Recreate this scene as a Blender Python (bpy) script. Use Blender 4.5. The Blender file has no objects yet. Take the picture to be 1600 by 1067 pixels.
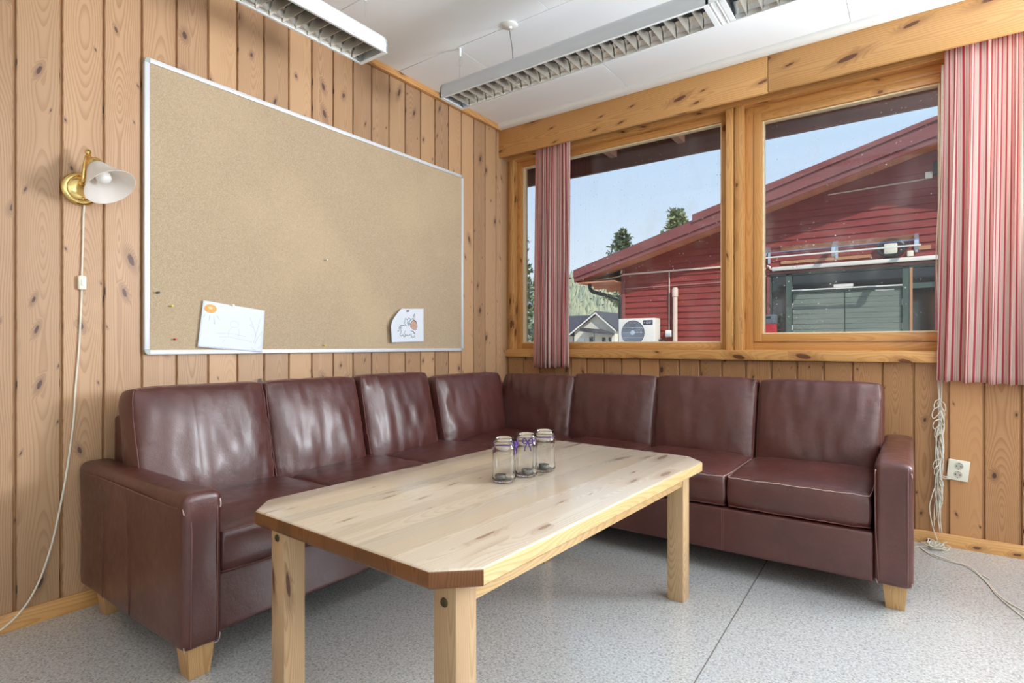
import bpy, bmesh, math, random
from mathutils import Vector, Matrix, noise
PI = math.pi
scene = bpy.context.scene
COL = scene.collection

# ------------------------------------------------------------------ camera, sky, sun, lights, exposure
def lin(c):
    c /= 255.0
    return c / 12.92 if c <= 0.04045 else ((c + 0.055) / 1.055) ** 2.4
def S(r, g, b):
    return (lin(r), lin(g), lin(b), 1.0)

cam_data = bpy.data.cameras.new('camera')
cam = bpy.data.objects.new('camera', cam_data)
COL.objects.link(cam)
cam.location = (2.582, -3.538, 1.0)
cam.rotation_euler = (PI / 2, 0, math.radians(35.723))
cam_data.sensor_width = 36.0
cam_data.lens = 876.0 / 1600.0 * 36.0
cam_data.shift_y = 6.5 / 1600.0
cam_data.clip_start = 0.02
cam_data.clip_end = 800
scene.camera = cam

scene.view_settings.view_transform = 'Standard'
scene.view_settings.look = 'None'
scene.view_settings.gamma = 1.0
scene.view_settings.use_curve_mapping = False
scene.view_settings.exposure = -0.02
scene.cycles.use_denoising = True
scene.cycles.max_bounces = 10
scene.cycles.diffuse_bounces = 5
scene.cycles.transparent_max_bounces = 16
scene.cycles.sample_clamp_indirect = 6.0
scene.cycles.caustics_refractive = False
scene.cycles.caustics_reflective = False

world = bpy.data.worlds.new('sky')
scene.world = world
world.use_nodes = True
wn = world.node_tree
wn.nodes.clear()
w_out = wn.nodes.new('ShaderNodeOutputWorld')
w_bg = wn.nodes.new('ShaderNodeBackground')
w_geo = wn.nodes.new('ShaderNodeTexCoord')
w_sep = wn.nodes.new('ShaderNodeSeparateXYZ')
w_ramp = wn.nodes.new('ShaderNodeValToRGB')
wn.links.new(w_geo.outputs['Generated'], w_sep.inputs[0])
wn.links.new(w_sep.outputs['Z'], w_ramp.inputs[0])
el = w_ramp.color_ramp.elements
el[0].position = 0.0
el[0].color = S(222, 230, 240)
el[1].position = 1.0
el[1].color = S(120, 165, 222)
for p, c in ((0.12, S(214, 227, 241)), (0.26, S(194, 214, 238)), (0.42, S(180, 206, 236)), (0.65, S(160, 196, 236))):
    e_ = el.new(p)
    e_.color = c
wn.links.new(w_ramp.outputs[0], w_bg.inputs['Color'])
w_bg.inputs['Strength'].default_value = 1.20
wn.links.new(w_bg.outputs[0], w_out.inputs['Surface'])

def add_light(name, kind, loc, direction, energy, color=(1, 1, 1), size=None, angle=None):
    d = bpy.data.lights.new(name, kind)
    d.energy = energy
    d.color = color
    if size:
        d.shape = 'RECTANGLE'
        d.size, d.size_y = size
    if angle is not None:
        d.angle = angle
    o = bpy.data.objects.new(name, d)
    COL.objects.link(o)
    o.location = loc
    o.rotation_euler = Vector(direction).to_track_quat('-Z', 'Y').to_euler()
    return o

add_light('sun', 'SUN', (5, -5, 20), (-0.62, 0.42, -0.66), 4.6, (1.0, 0.95, 0.88), angle=math.radians(0.6))
# daylight lamp at window_3, then two added fill lamps by windowless walls
add_light('daylight_window_beside', 'AREA', (4.22, 0.0, 1.70), (-0.25, -1, 0.62), 370, (0.84, 0.93, 1.0), size=(1.4, 1.4))
add_light('fill_lamp_rear', 'AREA', (4.6, -6.40, 1.75), (-0.35, 1, 2.0), 34, (0.86, 0.94, 1.0), size=(3.0, 1.5))
add_light('fill_lamp_far_side', 'AREA', (6.40, -3.4, 1.75), (-1, 0.05, 1.6), 110, (0.86, 0.94, 1.0), size=(3.0, 1.5))

# ------------------------------------------------------------------ node helpers and materials
class NT:
    def __init__(self, name):
        self.m = bpy.data.materials.new(name)
        self.m.use_nodes = True
        self.t = self.m.node_tree
        self.t.nodes.clear()
        self.out = self.t.nodes.new('ShaderNodeOutputMaterial')
    def n(self, typ, **props):
        nd = self.t.nodes.new(typ)
        for k, v in props.items():
            setattr(nd, k, v)
        return nd
    def put(self, sock, v):
        if isinstance(v, bpy.types.NodeSocket):
            self.t.links.new(v, sock)
        elif v is not None:
            sock.default_value = v
    def math(self, op, a, b=None, c=None, clamp=False):
        nd = self.n('ShaderNodeMath', operation=op, use_clamp=clamp)
        self.put(nd.inputs[0], a)
        if b is not None: self.put(nd.inputs[1], b)
        if c is not None: self.put(nd.inputs[2], c)
        return nd.outputs[0]
    def add(self, a, b): return self.math('ADD', a, b)
    def sub(self, a, b): return self.math('SUBTRACT', a, b)
    def mul(self, a, b): return self.math('MULTIPLY', a, b)
    def step(self, x, lo, hi):
        nd = self.n('ShaderNodeMapRange', interpolation_type='SMOOTHSTEP')
        self.put(nd.inputs[0], x)
        self.put(nd.inputs[1], lo)
        self.put(nd.inputs[2], hi)
        nd.inputs[3].default_value = 0.0
        nd.inputs[4].default_value = 1.0
        return nd.outputs[0]
    def ramp(self, x, lo, hi, a, b):
        nd = self.n('ShaderNodeMapRange')
        self.put(nd.inputs[0], x)
        for i, v in enumerate((lo, hi, a, b)):
            self.put(nd.inputs[i + 1], v)
        return nd.outputs[0]
    def xyz(self, x, y, z=0.0):
        nd = self.n('ShaderNodeCombineXYZ')
        for i, v in enumerate((x, y, z)):
            self.put(nd.inputs[i], v)
        return nd.outputs[0]
    def sep(self, v):
        nd = self.n('ShaderNodeSeparateXYZ')
        self.put(nd.inputs[0], v)
        return nd.outputs
    def uv(self, name):
        return self.n('ShaderNodeUVMap', uv_map=name).outputs[0]
    def obj(self):
        return self.n('ShaderNodeTexCoord').outputs['Object']
    def noise(self, vec, scale=1.0, detail=2.0, rough=0.5, dim='3D'):
        nd = self.n('ShaderNodeTexNoise', noise_dimensions=dim)
        self.put(nd.inputs['Vector'], vec)
        nd.inputs['Scale'].default_value = scale
        nd.inputs['Detail'].default_value = detail
        nd.inputs['Roughness'].default_value = rough
        return nd.outputs[0]
    def voronoi(self, vec, scale=1.0, dim='3D', rand=1.0):
        nd = self.n('ShaderNodeTexVoronoi', voronoi_dimensions=dim)
        self.put(nd.inputs['Vector'], vec)
        nd.inputs['Scale'].default_value = scale
        nd.inputs['Randomness'].default_value = rand
        return nd.outputs['Distance'], nd.outputs['Color']
    def mix(self, f, a, b, blend='MIX'):
        nd = self.n('ShaderNodeMix', data_type='RGBA', blend_type=blend)
        self.put(nd.inputs[0], f)
        self.put(nd.inputs[6], a)
        self.put(nd.inputs[7], b)
        return nd.outputs[2]
    def bump(self, h, strength=0.3, dist=0.01):
        nd = self.n('ShaderNodeBump')
        nd.inputs['Strength'].default_value = strength
        nd.inputs['Distance'].default_value = dist
        self.put(nd.inputs['Height'], h)
        return nd.outputs[0]
    def bsdf(self, color, rough=0.5, metal=0.0, spec=0.5, normal=None, coat=0.0, coat_rough=0.2, trans=0.0, ior=1.5, sheen=0.0):
        p = self.n('ShaderNodeBsdfPrincipled')
        self.put(p.inputs['Base Color'], color)
        self.put(p.inputs['Roughness'], rough)
        self.put(p.inputs['Metallic'], metal)
        self.put(p.inputs['Specular IOR Level'], spec)
        self.put(p.inputs['IOR'], ior)
        self.put(p.inputs['Coat Weight'], coat)
        self.put(p.inputs['Coat Roughness'], coat_rough)
        self.put(p.inputs['Transmission Weight'], trans)
        self.put(p.inputs['Sheen Weight'], sheen)
        if normal is not None:
            self.put(p.inputs['Normal'], normal)
        return p.outputs[0]
    def finish(self, shader):
        self.t.links.new(shader, self.out.inputs['Surface'])
        return self.m

def plain(name, color, rough=0.5, metal=0.0, spec=0.5, coat=0.0, mottle=0.06, scale=12.0, bump=0.0):
    g = NT(name)
    n = g.noise(g.obj(), scale, 3)
    dark = tuple(c * (1 - mottle * 2) for c in color[:3]) + (1,)
    lite = tuple(min(1, c * (1 + mottle)) for c in color[:3]) + (1,)
    nm = g.bump(g.noise(g.obj(), scale * 12, 2), bump, 0.002) if bump else None
    return g.finish(g.bsdf(g.mix(n, dark, lite), rough, metal, spec, nm, coat))

def pine(name, lite, dark, knot=(70, 44, 36), ring=0.006, ring_amt=0.55, knots=0.5, tone=0.16, rough=0.42, su=4.5, sv=7.5, coat=0.0, warm=None, kmin=0.05, kmax=0.13):
    g = NT(name)
    u, v, _ = g.sep(g.uv('UVMap'))
    s1, s2, _ = g.sep(g.uv('Seed'))
    uu = g.add(u, g.mul(s1, 37.0))
    pith = g.noise(g.xyz(g.mul(uu, 0.85), g.mul(s2, 50.0)), 1.0, 1.5)
    d = g.add(0.006, g.mul(g.math('ABSOLUTE', g.sub(pith, 0.5)), 0.30))
    wob = g.sub(g.noise(g.xyz(g.mul(uu, 4.0), g.mul(v, 18.0), g.mul(s1, 9.0)), 1.0, 3), 0.5)
    off = g.mul(g.sub(s2, 0.5), 0.07)
    vv = g.add(g.sub(v, off), g.mul(wob, 0.012))
    r = g.math('SQRT', g.add(g.mul(vv, vv), g.mul(d, d)))
    # knots
    kd, kc = g.voronoi(g.xyz(g.add(g.mul(uu, su), g.mul(g.mul(g.sub(s1, 0.5), v), 16.0)), g.add(g.mul(v, sv), g.mul(s2, 31.0))), 1.0, '2D')
    kr, kg_, kb = g.sep(kc)
    kwob = g.sub(g.noise(g.xyz(g.mul(uu, 60.0), g.mul(v, 60.0)), 1.0, 2), 0.5)
    kd2 = g.add(kd, g.mul(kwob, 0.045))
    rad = g.mul(g.step(kr, 1.0 - knots, 1.0 - knots + 0.02), g.ramp(g.mul(kg_, kg_), 0.0, 1.0, kmin, kmax))
    kn = g.mul(g.sub(1.0, g.step(kd2, g.mul(rad, 0.7), g.add(rad, 0.004))), g.step(rad, 0.0, 0.02))
    halo = g.mul(g.sub(1.0, g.step(kd2, rad, g.add(g.mul(rad, 3.0), 0.01))), g.step(rad, 0.0, 0.02))
    ph = g.add(g.math('DIVIDE', r, ring), g.add(g.mul(halo, 2.2), g.mul(g.noise(g.xyz(g.mul(uu, 1.3), g.mul(v, 5.0), s1), 1.0, 2), 1.5)))
    t = g.math('FRACT', ph)
    late = g.mul(g.step(t, 0.35, 0.9), g.sub(1.0, g.step(t, 0.93, 1.0)))
    fib = g.noise(g.xyz(g.mul(uu, 6.0), g.mul(v, 420.0)), 1.0, 2)
    blot = g.noise(g.xyz(g.mul(uu, 1.1), g.mul(v, 7.0), s1), 1.0, 2)
    col = g.mix(g.mul(late, ring_amt), S(*lite), S(*dark))
    col = g.mix(g.mul(fib, 0.25), col, S(*dark))
    col = g.mix(g.mul(g.step(blot, 0.45, 0.8), 0.35), col, S(*dark))
    if warm:
        col = g.mix(g.step(s2, 0.4, 1.0), col, g.mix(0.5, col, S(*warm)))
    col = g.mix(g.mul(halo, 0.45), col, S(*(int(0.5 * a + 0.5 * b) for a, b in zip(dark, knot))))
    kring = g.math('FRACT', g.mul(kd2, 28.0))
    kcol = g.mix(g.mul(kring, 0.5), S(*knot), S(*(int(0.45 * a + 0.55 * b) for a, b in zip(dark, knot))))
    col = g.mix(kn, col, kcol)
    tn = g.ramp(s1, 0.0, 1.0, 1.0 - tone, 1.0 + tone * 0.6)
    col = g.mix(1.0, col, g.xyz(tn, tn, tn), 'MULTIPLY')
    nm = g.bump(g.add(g.mul(late, 0.4), fib), 0.08, 0.002)
    return g.finish(g.bsdf(col, rough, 0, 0.4, nm, coat, 0.16))

M = {}
M['wall_pine'] = pine('wall_pine', (190, 152, 117), (150, 107, 74), knot=(84, 60, 56), warm=(208, 166, 124), knots=0.6, kmin=0.022, kmax=0.13, su=5.5, sv=9.0)
M['low_pine'] = pine('low_pine', (184, 136, 92), (146, 96, 56), knot=(66, 40, 30), warm=(196, 142, 94), knots=0.6, kmin=0.022, kmax=0.13, su=5.5, sv=9.0)
M['trim_pine'] = pine('trim_pine', (216, 164, 102), (184, 124, 68), knot=(96, 54, 28), ring=0.011, knots=0.75, tone=0.1, su=4.0, sv=9, rough=0.3, kmin=0.05, kmax=0.17)
M['sash_pine'] = pine('sash_pine', (214, 158, 94), (184, 122, 62), knot=(110, 60, 30), ring=0.009, knots=0.12, tone=0.06, rough=0.3)
M['bead_pine'] = pine('bead_pine', (246, 226, 186), (230, 198, 150), knots=0.0, tone=0.04, rough=0.35)
M['table_pine'] = pine('table_pine', (212, 196, 176), (184, 160, 132), knot=(152, 124, 104), ring=0.006, ring_amt=0.35, knots=0.3, tone=0.12, rough=0.26, su=4.0, sv=16, kmin=0.03, kmax=0.22, warm=(204, 180, 148), coat=0.5)
M['table_edge'] = pine('table_edge', (122, 76, 38), (84, 48, 22), knot=(60, 32, 16), ring=0.004, knots=0.1, tone=0.2, rough=0.35)
M['table_side'] = pine('table_side', (212, 178, 130), (182, 138, 86), knot=(120, 80, 50), ring=0.006, knots=0.25, rough=0.35)
M['leg_pine'] = pine('leg_pine', (190, 160, 124), (156, 118, 80), knot=(84, 50, 32), ring=0.005, knots=0.28, rough=0.4, su=2.6, sv=12)
M['foot_oak'] = pine('foot_oak', (192, 154, 106), (158, 116, 70), knots=0.0, ring=0.004, rough=0.4)

def leather():
    g = NT('burgundy_leather')
    o = g.obj()
    big = g.noise(o, 3.2, 4, 0.6)
    med = g.noise(o, 17.0, 4, 0.6)
    col = g.mix(g.step(big, 0.3, 0.75), S(74, 34, 29), S(90, 47, 41))
    col = g.mix(g.mul(g.step(med, 0.5, 0.8), 0.35), col, S(102, 62, 56))
    gd, _ = g.voronoi(o, 420.0)
    cr = g.noise(g.n('ShaderNodeMapping').outputs[0], 1, 1) if False else g.noise(o, 40.0, 5, 0.65)
    h = g.add(g.mul(gd, 0.25), g.add(g.mul(cr, 0.9), g.mul(med, 1.6)))
    nm = g.bump(h, 0.20, 0.006)
    ro = g.ramp(med, 0.3, 0.75, 0.30, 0.44)
    return g.finish(g.bsdf(col, ro, 0, 0.55, nm, 0.3, 0.26))
M['leather'] = leather()
M['leather_dark'] = plain('leather_shadow_gap', S(46, 22, 20), 0.6)
M['seam'] = plain('seam_thread', S(128, 84, 78), 0.55, mottle=0.2, scale=60)
M['seam_worn'] = plain('seam_worn', S(196, 168, 158), 0.6, mottle=0.25, scale=80)

def cork():
    g = NT('cork_board')
    o = g.obj()
    a = g.noise(o, 260.0, 3, 0.75)
    b = g.noise(o, 620.0, 2, 0.7)
    big = g.noise(o, 1.6, 3)
    c = g.mix(g.step(a, 0.3, 0.7), S(164, 141, 114), S(194, 173, 147))
    c = g.mix(g.mul(g.step(b, 0.55, 0.75), 0.5), c, S(150, 116, 78))
    c = g.mix(g.mul(g.step(big, 0.4, 0.75), 0.35), c, S(204, 180, 146))
    d, cc = g.voronoi(o, 22.0)
    r_, _, _ = g.sep(cc)
    sp = g.mul(g.sub(1.0, g.step(d, 0.06, 0.15)), g.step(r_, 0.70, 0.72))
    _, oy, oz = g.sep(o)
    low = g.sub(1.0, g.step(oz, -0.40, 0.05))
    c = g.mix(g.mul(sp, g.mul(low, 0.75)), c, S(92, 72, 58))
    sc = g.noise(g.xyz(0.0, g.mul(oy, 16.0), g.mul(oz, 26.0)), 1.0, 5, 0.8)
    c = g.mix(g.mul(g.step(sc, 0.66, 0.75), g.mul(low, 0.4)), c, S(120, 96, 78))
    return g.finish(g.bsdf(c, 0.9, 0, 0.1, g.bump(a, 0.15, 0.002)))
M['cork'] = cork()
M['alu_white'] = plain('white_aluminium', S(226, 228, 232), 0.35, 0.25, mottle=0.02)
M['corner_grey'] = plain('grey_plastic_corner', S(170, 174, 166), 0.4)

def floor_mat():
    g = NT('speckled_vinyl')
    o = g.obj()
    a = g.noise(o, 130.0, 3, 0.7)
    b = g.noise(o, 60.0, 3, 0.6)
    c = g.mix(g.step(a, 0.32, 0.68), S(168, 168, 167), S(210, 210, 209))
    c = g.mix(g.mul(g.step(b, 0.45, 0.7), 0.4), c, S(178, 174, 164))
    d, cc = g.voronoi(o, 190.0)
    r_, _, _ = g.sep(cc)
    c = g.mix(g.mul(g.step(r_, 0.82, 0.9), 0.4), c, S(110, 106, 100))
    ox, oy, _ = g.sep(o)
    seam = g.sub(1.0, g.step(g.math('ABSOLUTE', g.sub(g.add(ox, g.mul(oy, 0.024)), 2.005)), 0.0012, 0.0034))
    c = g.mix(g.mul(seam, 0.75), c, S(84, 74, 62))
    return g.finish(g.bsdf(c, 0.26, 0, 0.6, None, 0.5, 0.12))
M['floor'] = floor_mat()
M['ceiling'] = plain('ceiling_white', S(242, 245, 247), 0.6, mottle=0.01, scale=2)
M['white_paint'] = plain('white_paint', S(232, 230, 224), 0.45, mottle=0.015)
M['plaster'] = plain('plaster_white', S(222, 220, 214), 0.8, mottle=0.02, scale=3)
M['fix_white'] = plain('lamp_white_enamel', S(226, 228, 228), 0.3, mottle=0.01)
M['fix_grey'] = plain('lamp_grey_enamel', S(190, 192, 194), 0.3, mottle=0.01)
M['mirror'] = plain('lamp_reflector_aluminium', S(218, 218, 216), 0.22, 0.9, mottle=0.02)
M['blade'] = plain('lamp_louvre_aluminium', S(206, 198, 186), 0.28, 0.75, mottle=0.03)
M['tube'] = plain('fluorescent_tube_glass', S(240, 240, 238), 0.3, mottle=0.0)
M['steel'] = plain('steel', S(168, 168, 168), 0.3, 0.9)
M['wire'] = plain('wire_grey', S(178, 178, 176), 0.4, 0.4)
M['brass'] = plain('polished_brass', S(236, 204, 132), 0.18, 1.0, mottle=0.05)
M['cream_plastic'] = plain('cream_plastic', S(232, 226, 208), 0.4, mottle=0.02)
M['cord'] = plain('cream_cord', S(226, 216, 198), 0.6, mottle=0.05, scale=60)
M['string'] = plain('cream_string', S(226, 218, 202), 0.8, mottle=0.1, scale=90)
M['paper'] = plain('white_paper', S(226, 230, 238), 0.85, mottle=0.02, scale=20)
M['crayon_orange'] = plain('orange_crayon', S(240, 178, 110), 0.9, mottle=0.2, scale=140)
M['crayon_pale'] = plain('pale_pencil', S(204, 204, 212), 0.9)
M['pencil'] = plain('grey_pencil', S(150, 150, 160), 0.9)
M['ink'] = plain('dark_ink', S(66, 64, 74), 0.9)
M['crayon_brown'] = plain('brown_crayon', S(206, 164, 146), 0.9, mottle=0.1, scale=160)
M['purple'] = plain('purple_yarn', S(86, 58, 130), 0.9, mottle=0.2, scale=300)
M['wax'] = plain('tealight_wax', S(222, 218, 210), 0.5)
M['tin'] = plain('tealight_tin', S(150, 150, 150), 0.35, 0.8)
M['black'] = plain('black_plastic', S(28, 28, 30), 0.4)
M['socket_hole'] = plain('dark_hole', S(40, 36, 34), 0.7)
for nm_, c_ in (('red', (176, 26, 34)), ('yellow', (214, 194, 70)), ('dark_red', (96, 26, 36)), ('white', (236, 236, 236)), ('pale', (214, 206, 186))):
    M['pin_' + nm_] = plain('pin_' + nm_, S(*c_), 0.3, mottle=0.0)

def curtain_mat():
    g = NT('striped_cotton')
    u, v, _ = g.sep(g.uv('UVMap'))
    f = g.math('FRACT', g.math('DIVIDE', u, 0.0255))
    def band(lo, hi):
        return g.mul(g.step(f, lo - 0.025, lo + 0.025), g.sub(1.0, g.step(f, hi - 0.025, hi + 0.025)))
    wide = band(0.10, 0.40)
    thin = band(0.55, 0.62)
    thin2 = band(0.78, 0.84)
    wv = g.noise(g.xyz(g.mul(u, 900.0), g.mul(v, 900.0)), 1.0, 1)
    c = g.mix(wide, S(252, 242, 234), S(218, 96, 110))
    c = g.mix(g.mul(thin, 0.5), c, S(198, 96, 104))
    c = g.mix(g.mul(thin2, 0.5), c, S(198, 96, 104))
    c = g.mix(g.mul(wv, 0.15), c, S(222, 190, 180))
    d = g.bsdf(c, 0.9, 0, 0.1, g.bump(wv, 0.05, 0.001), sheen=0.1)
    tr = g.n('ShaderNodeBsdfTranslucent')
    g.put(tr.inputs['Color'], c)
    mx = g.n('ShaderNodeMixShader')
    mx.inputs[0].default_value = 0.66
    g.t.links.new(d, mx.inputs[1])
    g.t.links.new(tr.outputs[0], mx.inputs[2])
    return g.finish(mx.outputs[0])
M['curtain'] = curtain_mat()

def pane_mat(name, dirt=1.0):
    g = NT(name)
    o = g.obj()
    tr = g.n('ShaderNodeBsdfTransparent')
    tr.inputs[0].default_value = (0.97, 0.985, 0.98, 1)
    gl = g.n('ShaderNodeBsdfGlossy')
    gl.inputs['Roughness'].default_value = 0.02
    fr = g.n('ShaderNodeFresnel')
    fr.inputs[0].default_value = 1.45
    mx = g.n('ShaderNodeMixShader')
    g.t.links.new(g.mul(fr.outputs[0], 0.6), mx.inputs[0])
    g.t.links.new(tr.outputs[0], mx.inputs[1])
    g.t.links.new(gl.outputs[0], mx.inputs[2])
    di = g.n('ShaderNodeBsdfDiffuse')
    di.inputs[0].default_value = S(236, 234, 228)
    d1, c1 = g.voronoi(o, 46.0)
    r1, r2, _ = g.sep(c1)
    speck = g.mul(g.sub(1.0, g.step(d1, 0.08, g.ramp(r2, 0, 1, 0.12, 0.26))), g.step(r1, 0.72, 0.74))
    d3, c3 = g.voronoi(o, 130.0)
    q1, _, _ = g.sep(c3)
    _, _, oz = g.sep(o)
    lowm = g.sub(1.0, g.step(oz, -0.62, -0.38))
    fine = g.mul(g.mul(g.sub(1.0, g.step(d3, 0.1, 0.25)), g.step(q1, 0.55, 0.6)), g.add(0.25, lowm))
    patch = g.step(g.noise(o, 2.2, 3), 0.35, 0.65)
    film = g.mul(g.step(g.noise(g.xyz(g.mul(g.sep(o)[0], 6.0), 0.0, g.mul(oz, 3.0)), 1.0, 4), 0.45, 0.85), 0.08)
    amt = g.math('MINIMUM', g.mul(g.add(g.mul(g.add(speck, g.mul(fine, 0.8)), g.mul(patch, 0.75)), film), dirt), 0.7)
    mx2 = g.n('ShaderNodeMixShader')
    g.t.links.new(amt, mx2.inputs[0])
    g.t.links.new(mx.outputs[0], mx2.inputs[1])
    g.t.links.new(di.outputs[0], mx2.inputs[2])
    return g.finish(mx2.outputs[0])
M['pane'] = pane_mat('dusty_window_glass')
M['clear'] = pane_mat('clear_polycarbonate', 1.6)

def glass_mat(name, color, rough=0.0, ior=1.45):
    g = NT(name)
    return g.finish(g.bsdf(color, rough, 0, 0.5, None, 0, 0.2, 1.0, ior))
M['jar_glass'] = glass_mat('jar_glass', (0.985, 1.0, 0.993, 1))
M['bulb_glass'] = plain('bulb_opal_glass', S(236, 234, 230), 0.15)
def shade_mat():
    g = NT('opal_shade_glass')
    d = g.bsdf(S(246, 243, 239), 0.35, 0, 0.5, None, 0.3, 0.15)
    tr = g.n('ShaderNodeBsdfTranslucent')
    tr.inputs[0].default_value = S(250, 247, 243)
    mx = g.n('ShaderNodeMixShader')
    mx.inputs[0].default_value = 0.5
    g.t.links.new(d, mx.inputs[1])
    g.t.links.new(tr.outputs[0], mx.inputs[2])
    return g.finish(mx.outputs[0])
M['shade'] = shade_mat()

# outdoors
def siding_mat(name, a, b, rough=0.7):
    g = NT(name)
    o = g.obj()
    ox, oy, oz = g.sep(o)
    n = g.noise(g.xyz(g.mul(ox, 1.6), oy, g.mul(oz, 14.0)), 1.0, 4, 0.6)
    f = g.noise(g.xyz(g.mul(ox, 5.0), oy, g.mul(oz, 160.0)), 1.0, 2)
    c = g.mix(g.step(n, 0.3, 0.75), S(*a), S(*b))
    c = g.mix(g.mul(f, 0.25), c, S(*(int(x * 0.7) for x in a)))
    return g.finish(g.bsdf(c, rough, 0, 0.3))
M['red_siding'] = siding_mat('red_painted_siding', (130, 52, 50), (148, 65, 62))
M['red_board'] = siding_mat('red_painted_board', (128, 72, 72), (142, 84, 82))
M['soffit'] = siding_mat('red_brown_soffit', (204, 132, 98), (222, 150, 116))
M['green_door'] = siding_mat('green_painted_boards', (112, 122, 112), (126, 136, 126))
M['green_frame'] = plain('dark_green_frame', S(70, 88, 80), 0.5)
M['brown_eave'] = siding_mat('dark_brown_eave', (116, 80, 74), (136, 96, 90))
M['raft'] = plain('brown_rafter', S(206, 150, 124), 0.7)
M['dark_glass'] = plain('dark_pane', S(34, 38, 40), 0.06, 0.0, 0.8, mottle=0.1, scale=2)
M['ext_white'] = plain('exterior_white', S(226, 222, 214), 0.5)
M['ext_cream'] = plain('cable_cream', S(214, 190, 176), 0.6)
M['ext_grey'] = plain('pale_grey_sheet', S(188, 198, 212), 0.4, 0.3)
M['raw_wood'] = plain('raw_batten', S(184, 132, 94), 0.7, mottle=0.12, scale=30)
M['pipe_green'] = plain('dark_green_pipe', S(34, 44, 42), 0.4)
M['fan_grey'] = plain('fan_dark_grey', S(92, 98, 106), 0.5)
M['badge_blue'] = plain('badge_dark_blue', S(34, 44, 74), 0.4)
M['red_bin'] = plain('red_enamel', S(166, 24, 34), 0.4)
M['roof_tile'] = plain('charcoal_roof', S(74, 72, 78), 0.7, mottle=0.15, scale=6)
M['house_wall'] = siding_mat('pale_house_boards', (222, 215, 198), (232, 226, 210))
M['needles'] = plain('pine_needles', S(116, 132, 100), 0.8, mottle=0.3, scale=3)
M['bark'] = plain('bark_brown', S(104, 84, 68), 0.9, mottle=0.2, scale=20)
M['ground'] = plain('gravel_ground', S(186, 178, 168), 0.9, mottle=0.15, scale=2)
def forest_mat():
    g = NT('forest_foliage')
    o = g.obj()
    n = g.noise(o, 0.16, 3)
    n2 = g.noise(o, 1.3, 3)
    c = g.mix(g.step(n, 0.35, 0.65), S(138, 148, 128), S(182, 180, 140))  # pale greyed greens: distance haze is put into the foliage colour
    c = g.mix(g.mul(n2, 0.6), c, S(160, 166, 158))
    return g.finish(g.bsdf(c, 0.9, 0, 0.1))
M['forest'] = forest_mat()
M['hill'] = plain('hill_ground', S(190, 190, 184), 0.9, mottle=0.15, scale=0.3)

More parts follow.
